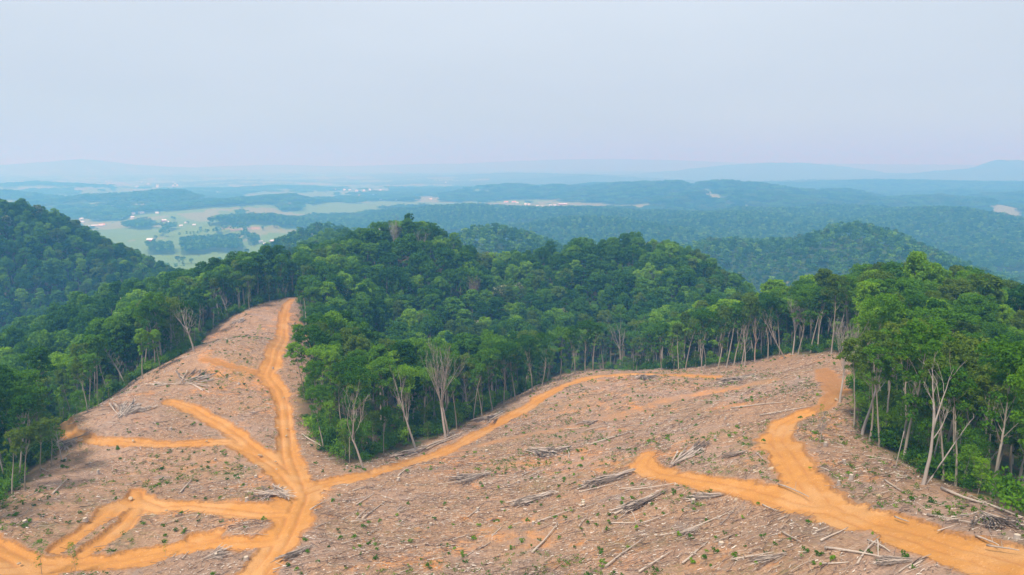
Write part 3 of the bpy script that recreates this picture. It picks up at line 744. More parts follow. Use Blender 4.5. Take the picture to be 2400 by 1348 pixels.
# thin the random trees around explicit ones and around dead trees placed later
DEAD = [  # base pixel, top v, lean of the top in pixels, kind, label
 (455,825,700,-8,'fan','tall bleached bare tree with a wide fan of broken limbs on the left spur edge'),
 (297,903,788,-45,'comb','leaning dead tree with thin comb-like twigs among green trees on the left spur'),
 (256,922,832,-22,'fork','thin pale forked dead stem beside bright green saplings on the left edge'),
 (535,742,664,-14,'comb','small grey bare tree with fine twigs near the top of the left spur'),
 (975,1052,885,-45,'fork','forked bare tree with sweeping side limb leaning left at the ravine rim'),
 (1045,1028,838,-20,'bush','dead tree with a dense grey-white crown of fine twigs at the ravine rim'),
 (1052,1022,878,-30,'fork','leaning bare stem just behind the grey-twigged dead tree'),
 (852,1098,925,-38,'fan','spreading half-bare tree leaning left at the head of the ravine'),
 (1100,978,860,-12,'comb','slim bare tree with upright twigs between the ravine rim trees'),
 (1453,867,752,0,'fan','pale wide-forked bare tree in the row behind the far road crest'),
 (1770,852,742,-18,'fork','pinkish forked bare trunk left of the leaning dead tree on the far edge'),
 (1841,840,732,-70,'fork','long pale dead tree leaning sharply left in front of the far wood'),
 (1857,832,714,6,'bush','bare fan-shaped tree with many rising branches at the far right edge'),
 (1968,944,778,4,'bush','grey many-stemmed bare tree at the corner of the right wood'),
 (2163,1136,870,22,'fork','tall pale forked tree at the very front of the right wood'),
 (2170,1133,985,75,'pole','thin pale stem leaning right from the foot of the tall pale forked tree'),
 (2292,1112,925,95,'pole','long thin pole leaning steeply right across the dark right wood'),
 (2098,1100,1010,8,'snag','short broken dead pole standing alone before the right wood'),
 (990,706,546,-2,'fan','dead tree with bare forked top rising from the central dome'),
 (1103,735,628,4,'bush','pinkish bare tree crown standing among green crowns right of the dome'),
 (930,660,552,-6,'bush','grey bare crown left of the dome summit'),
 (362,775,700,-8,'bush','small grey bare crown in the wood behind the left spur'),
 (1745,858,750,4,'comb','thin bare tree among trunks in the far row'),
 (2020,1020,800,30,'fork','slender crooked dead stem at the front of the right wood'),
 (1922,1036,955,2,'comb','single thin bare sapling on the bank beside the hooked road'),
 (145,1080,985,-6,'comb','thin bare tree beside the grey brush at the left road end'),
 (1500,866,765,4,'fork','slender bare forked tree next to the wide-forked one in the far row'),
]
dead_xy = []
for d in DEAD:
    x, y = ground_at(d[0], d[1]) if d[0] not in (990, 1103, 930, 362) else (None, None)
    if x is None:
        r_ = {990: 425, 1103: 400, 930: 430, 362: 330}[d[0]]; x, y, _ = at_range(d[0], d[2], r_)
    dead_xy.append((x, y))
ex = np.array([(i['x'], i['y']) for i in items] + dead_xy)
keep = np.array([np.min(np.hypot(ex[:, 0] - a, ex[:, 1] - b)) > 3.4 for a, b in zip(nx, ny)])
nx, ny, nz_, nde = nx[keep], ny[keep], nz_[keep], nde[keep]
TINTS = ['deep green', 'mid green', 'bright green', 'olive green']
tn = fbm(nx, ny, 60, 2, 55)
for i in range(len(nx)):
    r = math.hypot(nx[i], ny[i]); de = nde[i]
    if de < (18 if nx[i] > 60 else 9): pk = 'edge%d' % rnd.randrange(7); s = rnd.uniform(.72, 1.02)
    elif r < 230: pk = 'near%d' % rnd.randrange(5); s = rnd.uniform(.66, .98)
    else: pk = 'mid%d' % rnd.randrange(6); s = rnd.uniform(.62, 1.2)
    q = rnd.random() + .35 * tn[i]
    if nx[i] > 60 and r < 330: tint = TINTS[0] if q < .32 else TINTS[3] if q < .62 else TINTS[1] if q < .9 else TINTS[2]
    else: tint = TINTS[0] if q < .36 else TINTS[1] if q < .74 else TINTS[2] if q < .9 else TINTS[3]
    if rnd.random() < .006: tint = 'cream-blossomed'
    w_ = s * rnd.uniform(.72, 1.3)
    items.append(dict(x=float(nx[i]), y=float(ny[i]), z=float(nz_[i]), pk=pk, s=(w_, w_, s), tint=tint, edge=de < 9, rz=rnd.uniform(0, 6.28)))
print('near trees', len(items))

# ------------------------------------------------------------------ labels that point: landmarks in the place
LM = [
 ('the bleached fan-shaped dead tree', 455, 790), ('the left spur road top', 680, 690), ('the central dome', 970, 560), ('the saddle between the domes', 1190, 610),
 ('the second dome', 1500, 580), ('the edge road crest', 1470, 840), ('the leaning dead tree', 1810, 790), ('the right wood summit', 2100, 650),
 ('the right wood corner', 1965, 880), ('the pale forked tree', 2165, 1010), ('the right edge of view', 2360, 900), ('the grey-twigged dead tree', 1045, 930),
 ('the ravine head', 850, 1080), ('the main road junction', 705, 1150), ('the left road end', 115, 1005), ('the left edge of view', 20, 900), ('the spur road bend', 640, 880),
 ('the forked left track', 320, 1180), ('the main road foot', 610, 1330), ('the bottom left track', 150, 1320), ('the short left side road', 430, 945),
 ('the long brush stack', 1430, 1120), ('the fan-shaped brush pile', 1110, 1115), ('the pale slash heap', 1270, 1060), ('the side road stub', 1510, 1075), ('the hooked road bend', 1830, 1020),
 ('the right road fork', 1920, 1180), ('the orange bare patch', 1940, 880), ('the lone broken pole', 2098, 1080), ('the lower right road', 2250, 1290), ('the lower middle slope', 1500, 1290),
 ('the lower bare slope', 1050, 1300), ('the dark brush mound', 1505, 885), ('the rightmost slope foot', 1900, 1310), ('the edge road slope', 1150, 1060), ('the grey branch heap', 1720, 895),
 ('the middle of the ravine', 900, 850), ('the left hill foot', 250, 780), ('the left clearing slope', 250, 1100), ('the spur clearing middle', 540, 940), ('the middle slope', 1250, 1230),
 ('the right bank', 2080, 1180), ('the upper slope', 1700, 990), ('the leftmost hill', 100, 560), ('the nearest valley meadow', 480, 615), ('the open valley fields', 440, 545),
 ('the hazy left village', 230, 500), ('the far left town', 400, 435), ('the central farmland', 840, 480), ('the far middle strip fields', 1300, 482), ('the ridge notch', 1620, 470), ('the tan field at right', 2240, 612), ('the far right valley', 2340, 520),
 ('the upper left spur edge', 560, 700), ('the ravine rim trees', 1200, 880), ('the row of edge trunks', 1330, 800), ('the far edge trunks', 1650, 780),
]
_u = 'first second third fourth fifth sixth seventh eighth ninth tenth eleventh twelfth thirteenth fourteenth fifteenth sixteenth seventeenth eighteenth nineteenth twentieth'.split()
ORD = [''] + [q + ' ' for q in _u[1:]] + [p + '-' + q + ' ' for p in ('twenty', 'thirty', 'forty') for q in _u[:9]]
def pointing(recs):
    """recs: list of (adjective phrase, u, v). Returns one unique label each, by landmark, direction and order of distance"""
    buck = {}
    for i, (ph, u, v) in enumerate(recs):
        d = [((u - a) ** 2 + (1.3 * (v - b)) ** 2, nme, a, b) for nme, a, b in LM]; d.sort(); d2, nme, a, b = d[0]
        du, dv = u - a, v - b
        if abs(du) > 2.2 * abs(dv): dr = 'right of' if du > 0 else 'left of'
        elif abs(dv) > 2.2 * abs(du): dr = 'below' if dv > 0 else 'above'
        else: dr = ('below and ' if dv > 0 else 'above and ') + ('right of' if du > 0 else 'left of')
        buck.setdefault((ph, dr, nme), []).append((d2, i))
    res = [None] * len(recs)
    for (ph, dr, nme), L in buck.items():
        L.sort()
        for k, (_, i) in enumerate(L):
            if len(L) == 1: res[i] = '%s, %s %s' % (ph, dr, nme)
            elif k == 0: res[i] = '%s, the nearest one %s %s' % (ph, dr, nme)
            elif k < len(ORD): res[i] = '%s, %snearest %s %s' % (ph, ORD[k], dr, nme)
            else: res[i] = '%s, farther out %s %s' % (ph, dr, nme)
    return res

# ------------------------------------------------------------------ individuals: the 300 trees that show largest
for it in items:
    it['u'], it['v'] = proj(it['x'], it['y'], it['z'] + 17 * it['s'][2]); it['r'] = math.hypot(it['x'], it['y'])
    onscreen = -20 < it['u'] < 2420 and it['v'] < 1370
    it['rank'] = (it['r'] * (.55 if it['edge'] else 1)) if onscreen else 1e6 + it['r']
items.sort(key=lambda q: q['rank'])
solo, rest = items[:300], items[300:]
def set_mat(o, m):
    o.material_slots[0].link = 'OBJECT'; o.material_slots[0].material = m
SHAPE = {'edge': 'high-crowned %s tree', 'near': 'full-crowned %s tree', 'mid': 'round-crowned %s tree'}
labs = pointing([(SHAPE[it['pk'].rstrip('0123456789')] % it['tint'], it['u'], it['v']) for it in solo])
for it, lb in zip(solo, labs):
    k = PROTO[it['pk']]
    o = bpy.data.objects.new('broadleaf_tree', None); COL.objects.link(o); o.empty_display_size = 1
    o.location = (it['x'], it['y'], it['z'] - .15); o.rotation_euler = (0, 0, it['rz']); o.scale = it['s']
    tag(o, lb, 'tree', 'leafy trees around the felled hillside')
    obj('trunk', k.trunk, o); c = obj('crown', k.crown, o); set_mat(c, LEAF[it['tint']])

# ------------------------------------------------------------------ the rest of the wood as stuff
def joined_proto(key, tint):
    k = PROTO[key]; me = bpy.data.meshes.new('tree_kind')
    n1 = len(k.trunk.vertices); n2 = len(k.crown.vertices)
    a = np.zeros(n1 * 3, np.float32); k.trunk.vertices.foreach_get('co', a); b = np.zeros(n2 * 3, np.float32); k.crown.vertices.foreach_get('co', b)
    V = np.r_[a, b].reshape(-1, 3)
    ft = np.zeros(len(k.trunk.loops), np.int32); k.trunk.loops.foreach_get('vertex_index', ft); fc = np.zeros(len(k.crown.loops), np.int32); k.crown.loops.foreach_get('vertex_index', fc)
    Fq = np.r_[ft.reshape(-1, 4), fc.reshape(-1, 4) + n1]
    me = mesh_np('tree_kind', V, Fq, [M_BARK, LEAF[tint]])
    mi = np.ones(len(Fq), np.int32); mi[:len(ft) // 4] = 0; me.polygons.foreach_set('material_index', mi)
    return me
combos = sorted({(it['pk'], it['tint']) for it in rest}); 
# keep the number of kinds small: tints per prototype
pm = [joined_proto(a, b) for a, b in combos]; ci_ = {c: i for i, c in enumerate(combos)}
scatter('forest', [(i['x'], i['y'], i['z'] - .15) for i in rest], pm, [ci_[(i['pk'], i['tint'])] for i in rest], [i['s'] for i in rest],
        'mixed green broadleaf forest covering the ravine, domes and left hill', 'forest')
# far woods: single small crowns to 2.6 km, patches of canopy to 6 km
def far_points(r0, r1, sp, a0=-41, a1=41):
    X, Y = np.meshgrid(np.arange(-r1 * .66, r1 * .66, sp), np.arange(r0 * .7, r1, sp)); x = X.ravel() + NR.uniform(-.45, .45, X.size) * sp; y = Y.ravel() + NR.uniform(-.45, .45, X.size) * sp
    r = np.hypot(x, y); az = np.degrees(np.arctan2(x, y)); k = (r > r0) & (r < r1) & (az > a0) & (az < a1); x, y = x[k], y[k]
    lc = landcover(x, y); k = lc < .5; x, y = x[k], y[k]; z = height(x, y)
    k = visibility(x, y, z + 20, 8); return x[k], y[k], z[k]
fx_, fy_, fz_ = far_points(900, 2700, 8.6)
kinds = []
for i in range(5):
    for t in ('deep green', 'mid green', 'bright green', 'olive green'):
        V, Fq = far_tree_geo(600 + i); kinds.append(mesh_np('tree_kind', V, Fq, [LEAF[t]]))
pk = NR.randint(0, 5, len(fx_)) * 4 + NR.choice(4, len(fx_), p=[.4, .38, .1, .12])
ss = NR.uniform(.7, 1.15, len(fx_)); print('far trees', len(fx_))
scatter('far_woods', np.c_[fx_, fy_, fz_], kinds, pk, np.c_[ss * 1.15, ss * 1.15, ss], 'bluish wooded hills and woodlots beyond the near ridge', 'woods')
px_, py_, pz_ = far_points(2700, 6500, 36)
pkinds = []
for i in range(3):
    for t in ('deep green', 'mid green', 'olive green'):
        V, Fq = patch_geo(700 + i); pkinds.append(mesh_np('canopy_kind', V, Fq, [LEAF[t]]))
ss = NR.uniform(.85, 1.2, len(px_)); print('patches', len(px_))
scatter('distant_woods', np.c_[px_, py_, pz_ - 3], pkinds, NR.randint(0, 9, len(px_)), np.c_[ss, ss, ss], 'hazy distant woods on the farther hills', 'woods')

# ------------------------------------------------------------------ bare and dead trees
def grow(mb, rs, p, d, L, r, lev, nb, spr, up, curve=.2, sides=5, first=.35):
    pts, rad, dd = limb(rs, np.array(p, float), unit(np.array(d, float)), L, r, 6, up, curve)
    mb.tube(pts, [max(q, .018) for q in rad], max(3, sides))
    if lev == 0: return
    for k in range(nb):
        t = first + (1 - first) * (k + .5 + rs.uniform(-.3, .3)) / nb
        i = min(5, int(t * 6)); f = t * 6 - i; q = np.array(pts[i]) * (1 - f) + np.array(pts[i + 1]) * f
        td = unit(np.array(pts[i + 1]) - np.array(pts[i])); a = rs.uniform(0, 6.28)
        s0 = unit(np.cross(td, unit(np.array([math.cos(a), math.sin(a), .1]))))
        nd = unit(td * (1 - spr) + s0 * spr + np.array([0, 0, up * .5]))
        grow(mb, rs, q, nd, L * rs.uniform(.38, .62) * (1.15 - t * .5), rad[i] * .55, lev - 1, max(2, nb - 2), spr, up, curve * 1.1, sides - 1, .25)
def dead_tree(seed, H, dx, kind):
    rs = np.random.RandomState(seed); tk = MB(); br = MB(); d = unit(np.array([dx, rs.uniform(-.5, .5), H]))
    R = H * .0135
    if kind in ('snag', 'pole'):
        pts, rad, _ = limb(rs, np.array([0, 0, -.4]), d, H / d[2] + .4, R * .9, 7, 0, .05); tk.tube(pts, [R * .95 * (1 - .045 * i * (1 if kind == 'snag' else 2)) for i in range(8)], 8, True)
        if kind == 'pole':
            for k in range(4): grow(br, rs, pts[5 + k % 3], unit(d + rs.normal(0, .5, 3)), H * .14, R * .25, 1, 3, .5, .1)
        return tk, br
    hb = {'fan': .42, 'comb': .9, 'fork': .48, 'bush': .45}[kind]
    pts, rad, dd = limb(rs, np.array([0, 0, -.4]), d, H * hb + .4, R, 6, .05, .07); rad = [R * (1.25 - .55 * i / 6) for i in range(7)]
    if kind == 'comb': rad = [R * (1.1 - .95 * i / 6) for i in range(7)]
    tk.tube(pts, rad, 8); q = pts[-1]; L = H * (1 - hb) * 1.08
    if kind == 'fan':
        for k in range(rs.randint(5, 8)):
            a = k * 2.4 + rs.uniform(-.8, .8); sp = rs.uniform(.25, .75) if k else .1
            grow(br, rs, pts[-1 - (k % 3 > 1)], unit(np.array([math.cos(a) * sp * 1.15, math.sin(a) * sp, 1])), L * rs.uniform(.5, 1.05), R * rs.uniform(.35, .55), 2, 4, .42, .22, .24)
    elif kind == 'fork':
        for k in range(4):
            a = k * 2.2 + rs.uniform(-.4, .4); sp = [.12, .38, .3, .6][k]
            grow(br, rs, pts[[-1, -1, -1, -2][k]], unit(d + np.array([math.cos(a) * sp, math.sin(a) * sp, .1])), L * [1, .95, .8, .6][k], R * [.62, .55, .45, .35][k], 2, 4, .35, .25, .14)
    elif kind == 'bush':
        for k in range(10):
            a = k * 2.4; sp = rs.uniform(.1, .42)
            grow(br, rs, pts[-1 - (k % 4) // 2], unit(np.array([math.cos(a) * sp, math.sin(a) * sp, 1])), L * rs.uniform(.75, 1.0), R * .36, 2, 6, .33, .3, .12, 4, .3)
    else:
        for k in range(22):
            t = .3 + .68 * k / 22; i = min(5, int(t * 6)); f = t * 6 - i; p0 = np.array(pts[i]) * (1 - f) + np.array(pts[i + 1]) * f; a = k * 2.4
            grow(br, rs, p0, unit(np.array([math.cos(a) * .75, math.sin(a) * .75, .75])), H * .24 * (1.2 - t), R * .22, 1, 5, .4, .3, .12, 4, .3)
    return tk, br
for i, ((u, v, vt, lean, kind, lb), (x, y)) in enumerate(zip(DEAD, dead_xy)):
    z = float(hfast(x, y)); r = math.hypot(x, y)
    if u in (990, 1103, 930, 362): H = {990: 27., 1103: 25., 930: 25., 362: 24.}[u]
    else:
        H = 18.
        for _ in range(4):
            _, vv = proj(x, y, z + H); H *= (v - vt) / max(4, v - vv)
    dx = lean * r / F_PX
    tk, br = dead_tree(50 + i, H, dx, kind); m = M_DEADP if 'pinkish' in lb else M_DEAD
    o = bpy.data.objects.new('dead_tree', None); COL.objects.link(o); o.location = (x, y, z)
    tag(o, lb, 'dead tree')
    obj('trunk', tk.mesh('trunk', [m], True), o)
    if br.v: obj('branches', br.mesh('branches', [m], True), o)

# ------------------------------------------------------------------ ground things
def ndrop(x, y): return float(hfast(x, y))
def on_road(x, y): return road_mask(np.atleast_1d(float(x)), np.atleast_1d(float(y)))[0][0]
CLEAR_B = (CLEAR[:, 0].min(), CLEAR[:, 0].max(), CLEAR[:, 1].max())
def clear_samples(n, seed, road_ok=.15, near=52, far=400, margin=1.0):
    R_ = np.random.RandomState(seed); xs = []; ys = []; c = 0
    while c < n:
        # even over the slope, with a few more close by
        x = R_.uniform(CLEAR_B[0], CLEAR_B[1], n * 3); y = R_.uniform(40, CLEAR_B[2], n * 3)
        r = np.hypot(x, y); k = (r > near) & (r < far) & inside(CLEAR, x, y) & (R_.uniform(0, 1, n * 3) < np.clip(130 / r, .35, 1)); x, y = x[k], y[k]
        k = in_frame(x, y, hfast(x, y), 60, 90); x, y = x[k], y[k]
        m, _ = road_mask(x, y); k = m < road_ok; x, y = x[k], y[k]
        xs.append(x); ys.append(y); c += len(x)
    return np.concatenate(xs)[:n], np.concatenate(ys)[:n]

def sticks(name, n, seed, mt, L0, L1, r0, r1, lift, label):
    x, y = clear_samples(n * 2, seed); R_ = np.random.RandomState(seed + 1)
    dens = fbm(x, y, 14, 3, 33); k = R_.uniform(-.5, .55, len(x)) < dens + .12; x, y = x[k][:n], y[k][:n]; n = len(x)
    base = np.where(x > -45, .45, .9) + .5 * fbm(x, y, 45, 2, 35)
    a = base + R_.normal(0, 1, n) * np.where(x > -45, .55, 1.3); L = L0 + (L1 - L0) * R_.uniform(0, 1, n) ** 2.2; rad = r0 + (r1 - r0) * R_.uniform(0, 1, n) ** 2
    dx, dy = np.cos(a) * L / 2, np.sin(a) * L / 2
    mid = np.c_[x + R_.normal(0, .06, n) * L, y + R_.normal(0, .06, n) * L]
    P = np.stack([np.c_[x - dx, y - dy], mid, np.c_[x + dx, y + dy]], 1)
    Z = hfast(P[..., 0], P[..., 1]) + R_.uniform(0, lift, (n, 3)) + rad[:, None] + .1
    nx_, ny_ = -np.sin(a), np.cos(a); V = np.zeros((n, 3, 3, 3))
    for j in range(3):
        q = 2.0944 * j + R_.uniform(0, 6); c_, s_ = np.cos(q), np.sin(q)
        taper = np.array([1, .8, .45])[None] * rad[:, None]
        V[:, :, j, 0] = P[..., 0] + nx_[:, None] * c_ * taper; V[:, :, j, 1] = P[..., 1] + ny_[:, None] * c_ * taper; V[:, :, j, 2] = Z + s_ * taper
    b = (np.arange(n) * 9)[:, None, None]
    f = np.array([(i * 3 + j, i * 3 + (j + 1) % 3, (i + 1) * 3 + (j + 1) % 3, (i + 1) * 3 + j) for i in range(2) for j in range(3)])[None]
    me = mesh_np(name, V.reshape(-1, 3), (b + f).reshape(-1, 4), [mt]); o = obj(name, me); tag(o, label, 'debris', 'scattered logging debris', 'stuff')
def twig_material(nm, a, b, c):
    m, n, bs = mat(nm, .9); isl = N(n, 'ShaderNodeNewGeometry').outputs['Random Per Island']
    n.links.new(ramp(n, isl, [(.1, a), (.5, b), (.9, c)]), bs.inputs['Base Color']); return m
M_ST1 = twig_material('pale_sticks', (.30, .21, .15), (.52, .41, .32), (.76, .68, .58)); M_ST2 = twig_material('dark_sticks', (.10, .065, .05), (.21, .145, .115), (.36, .26, .20))
sticks('slash_sticks', 15000, 5, M_ST1, .5, 3.6, .022, .075, .25, 'pale scattered sticks lying all over the felled slope')
sticks('dark_twigs', 22000, 6, M_ST2, .4, 2.8, .02, .06, .3, 'dark twigs and bark scraps strewn over the felled slope')
sticks('wood_chips', 22000, 8, M_ST1, .18, .7, .04, .10, .15, 'small pale chips and stubs scattered on the felled slope')

LOGS = [((803,1181),(862,1165)),((835,1186),(878,1158)),((827,1153),(868,1141)),((835,1221),(867,1191)),((850,1218),(902,1180)),((822,1228),(890,1216)),((800,1223),(825,1210)),((800,1278),(843,1266)),((863,1258),(895,1238)),((930,1198),(942,1187)),((933,1120),(970,1095)),((893,1165),(925,1176)),((937,1346),(967,1335)),((1000,1318),(1047,1311)),((1087,1346),(1118,1326)),((1090,1310),(1112,1295)),((1153,1260),(1177,1238)),((1203,1233),(1225,1228)),((1260,1228),(1350,1195)),((1247,1301),(1307,1231)),((1327,1051),(1335,1081)),((1358,1158),(1443,1136)),((1383,1045),(1480,1013)),((1323,1008),(1377,1003)),((1373,1011),(1430,1000)),((1347,998),(1393,983)),((1210,991),(1237,990)),((1330,926),(1373,915)),((1460,1185),(1490,1225)),((1433,1230),(1500,1228)),((1503,1230),(1570,1206)),((1440,1211),(1550,1158)),((1467,1153),(1583,1136)),((1420,1335),(1510,1265)),((1497,1345),(1577,1295)),((1543,1261),(1600,1250)),((990,1055),(1093,1013)),((1000,1056),(1080,1022)),((933,1075),(960,1063)),
 ((1713,960),(1838,946)),((1780,976),(1898,957)),((1628,941),(1690,941)),((1698,930),(1743,935)),((1772,1066),(1787,1081)),((1783,1121),(1820,1135)),((1825,1140),(1895,1170)),((2072,1130),(2123,1160)),((2028,1071),(2093,1083)),((2207,1150),(2398,1220)),((2173,1213),(2343,1246)),((2097,1216),(2130,1228)),((2177,1178),(2222,1191)),((1832,1251),(1877,1275)),((1910,1250),(1943,1238)),((1923,1271),(1987,1241)),((1933,1291),(2100,1320)),((2055,1271),(2057,1311)),((2130,1340),(2167,1318)),((2312,1286),(2388,1298)),((2287,1261),(2340,1285)),((1600,1326),(1660,1275)),((1713,1316),(1813,1300)),((1927,1330),(1990,1323)),((1600,1251),(1717,1201)),((1787,1188),(1827,1203)),((1823,1223),(1850,1210)),((1607,1181),(1687,1158)),((2033,1273),(2085,1300)),
 ((62,1168),(107,1145)),((412,1213),(443,1198)),((423,1158),(450,1125)),((283,975),(297,941)),((278,983),(320,961)),((427,1315),(443,1296)),((405,1311),(413,1300)),((707,1020),(770,1060)),((623,948),(648,953)),((727,1200),(763,1178)),((310,1138),(330,1128)),((123,1161),(160,1125)),((1365,1195),(1400,1182)),((1120,1290),(1150,1275)),((640,1340),(680,1330)),((740,1240),(775,1228))]
logs = []
def make_log(x0, y0, x1, y1, rad, seed, mt, bumps=2):
    rs = np.random.RandomState(seed); mb = MB(); n = 6; L = math.hypot(x1 - x0, y1 - y0); cx_, cy_ = (x0 + x1) / 2, (y0 + y1) / 2; zc = ndrop(cx_, cy_)
    off = rs.normal(0, .018 * L); pts = []
    for i in range(n + 1):
        t = i / n; b = off * math.sin(math.pi * t) + rs.normal(0, .004 * L)
        px_2, py_2 = x0 + (x1 - x0) * t - (y1 - y0) / L * b, y0 + (y1 - y0) * t + (x1 - x0) / L * b
        pts.append((px_2 - cx_, py_2 - cy_, ndrop(px_2, py_2) + rad * .9 + .12 - zc))
    rr_ = [rad * (1 - .6 * i / n) for i in range(n + 1)]; mb.tube(pts, rr_, 7, True)
    for k in range(bumps):
        i = rs.randint(2, n); a = rs.uniform(0, 6.28)
        grow(mb, rs, pts[i], (math.cos(a), math.sin(a), rs.uniform(.15, .7)), rs.uniform(.08, .2) * L, rr_[i] * .45, 0, 0, 0, .1, .15, 4)
    o = obj('fallen_log', mb.mesh('fallen_log', [mt], True), None, (cx_, cy_, zc)); logs.append(o); return o
for i, (a, b) in enumerate(LOGS):
    x0, y0 = ground_at(*a); x1, y1 = ground_at(*b)
    L = math.hypot(x1 - x0, y1 - y0)
    if L > 26: x1, y1 = x0 + (x1 - x0) * 26 / L, y0 + (y1 - y0) * 26 / L
    make_log(x0, y0, x1, y1, min(.28, .085 + .009 * min(L, 16)) * (1.1 if L < 3 else 1), 900 + i, M_TWIGD if i in (38, 69, 83) else M_LOG)
lx, ly = clear_samples(110, 77)
for i in range(110):
    a = (.45 if lx[i] > -45 else 1.) + rnd.gauss(0, .6); L = rnd.uniform(2, 7)
    make_log(lx[i] - math.cos(a) * L / 2, ly[i] - math.sin(a) * L / 2, lx[i] + math.cos(a) * L / 2, ly[i] + math.sin(a) * L / 2, rnd.uniform(.05, .13), 1500 + i, M_LOG if rnd.random() < .75 else M_TWIGD, 1)
def size_word(o):
    L = max(o.dimensions.x, o.dimensions.y, .1); bb = [Vector(c) for c in o.bound_box]; L = max((bb[6] - bb[0]).xy.length, .1)
    return 'long' if L > 9 else 'short' if L < 3.6 else 'medium'
recs = [('%s %s fallen log' % (size_word(o), 'dark' if o.data.materials[0] == M_TWIGD else 'pale'), *proj(*o.location)) for o in logs]
for o, lb in zip(logs, pointing(recs)): tag(o, lb, 'log', 'logs left lying on the felled slope')

# brush piles: a fan of branches with butts at one end
BR = []
for i in range(7):
    mb = MB(); grow(mb, np.random.RandomState(40 + i), (0, 0, 0), (1, 0, .02), 1.0, .0075, 2, 5, .20, .0, .07, 5, .35); BR.append(mb.mesh('branch', [M_TWIG if i % 3 else M_TWIGD], True))
PILES = [  # butt end pixel, tip end pixel, branches, spread, height, label
 ((1153,1112),(1062,1130),24,.20,.8,'fan-shaped brush pile with thick butts toward the right on the open slope'),
 ((1232,1055),(1318,1066),26,.22,.9,'pale grey slash heap fanning right below the edge road'),
 ((1488,1107),(1372,1146),26,.09,.8,'long narrow brush stack pointing at the short side road stub'),
 ((1305,1154),(1196,1192),24,.11,.7,'long dark brush stack below and left of the side road stub'),
 ((1502,884),(1518,893),34,1.6,1.7,'round dark brush mound on the crest of the edge road'),
 ((1776,880),(1664,906),30,.20,1.0,'grey branch heap on the upper slope near the far tree row'),
 ((1568,1099),(1642,1046),26,.20,1.0,'tangle of thin branches rising right of the side road stub'),
 ((276,985),(322,948),18,.5,.8,'small grey branch heap on the upper left slope'),
 ((120,1040),(168,1066),30,.9,1.5,'dark grey tangled brush beside the left road end'),
 ((628,1150),(652,1176),22,1.2,1.0,'brush tangle at the left of the main road junction'),
 ((735,1282),(655,1318),18,.16,.5,'long bundle of pale branches right of the main road foot'),
 ((2300,1207),(2328,1245),22,.4,1.0,'small grey brush heap on the right bank'),
 ((2140,1322),(2050,1330),22,.35,.7,'thin brush tangle just below the lower right road'),
 ((1560,1152),(1450,1208),22,.13,.6,'dark streak of branches on the slope left of the right road'),
 ((428,905),(470,870),20,.8,.9,'grey leafless brush patch in the middle of the left spur'),
 ((548,748),(572,762),20,1.0,1.0,'dark brush patch near the top of the left spur'),
 ((1408,985),(1360,1000),16,.4,.6,'small brush heap between the edge road and the upper slope'),
 ((1755,1060),(1695,1078),18,.35,.6,'low brush heap between the side road and the hooked bend'),
 ((1700,1165),(1612,1172),20,.25,.6,'flat brush pile just below the side road'),
 ((1640,1240),(1600,1262),18,.35,.6,'low dark brush pile on the lower slope below the side road'),
 ((470,1318),(540,1300),16,.5,.5,'loose scattered brush below the bottom left track'),
 ((1010,1045),(890,1082),18,.12,.6,'narrow line of slash along the rim above the edge road'),
 ((1180,965),(1090,1012),16,.12,.6,'strip of slash along the rim beside the edge road rise'),
 ((1850,1300),(1760,1330),18,.3,.6,'thin slash pile at the foot of the slope left of the lower road'),
]
for j, (a, b, n_, spread, hh_, lb) in enumerate(PILES):
    x0, y0 = ground_at(*a); x1, y1 = ground_at(*b); L = math.hypot(x1 - x0, y1 - y0); L = min(L * .85, 13); th_ = math.atan2(y1 - y0, x1 - x0); rs = np.random.RandomState(70 + j)
    z0 = ndrop(x0, y0); o = bpy.data.objects.new('brush_pile', None); COL.objects.link(o); o.location = (x0, y0, z0); tag(o, lb, 'brush pile')
    mound = spread > .8
    if mound: cxm, cym = (x0 + x1) / 2, (y0 + y1) / 2; LL = min(6., max(3.2, L))
    for k in range(n_):
        q = obj('branch', BR[rs.randint(7)], o)
        if mound:
            ang = rs.uniform(0, 6.28); bx_, by_ = cxm - math.cos(ang) * LL * .45 + rs.normal(0, LL * .13), cym - math.sin(ang) * LL * .45 + rs.normal(0, LL * .13); ln = LL * rs.uniform(.6, 1.0)
            lift = abs(rs.normal(0, .5)) * hh_
        else:
            ang = th_ + rs.normal(0, spread); s_ = rs.uniform(0, .35) * L; w2 = rs.normal(0, .05 + spread * .15) * L * .5
            bx_, by_ = x0 + math.cos(th_) * s_ - math.sin(th_) * w2, y0 + math.sin(th_) * s_ + math.cos(th_) * w2; ln = (L - s_) * rs.uniform(.6, 1.05)
            lift = rs.uniform(0, hh_ * .7)
        ex_, ey_ = bx_ + math.cos(ang) * ln, by_ + math.sin(ang) * ln
        zb, ze = ndrop(bx_, by_) + .1 + lift, ndrop(ex_, ey_) + .15 + lift * .5 + rs.uniform(0, .3)
        v_ = Vector((ex_ - bx_, ey_ - by_, ze - zb)); q.location = (bx_ - x0, by_ - y0, zb - z0)
        q.rotation_euler = v_.to_track_quat('X', 'Z').to_euler(); q.scale = (v_.length, v_.length * .55, v_.length * .45)

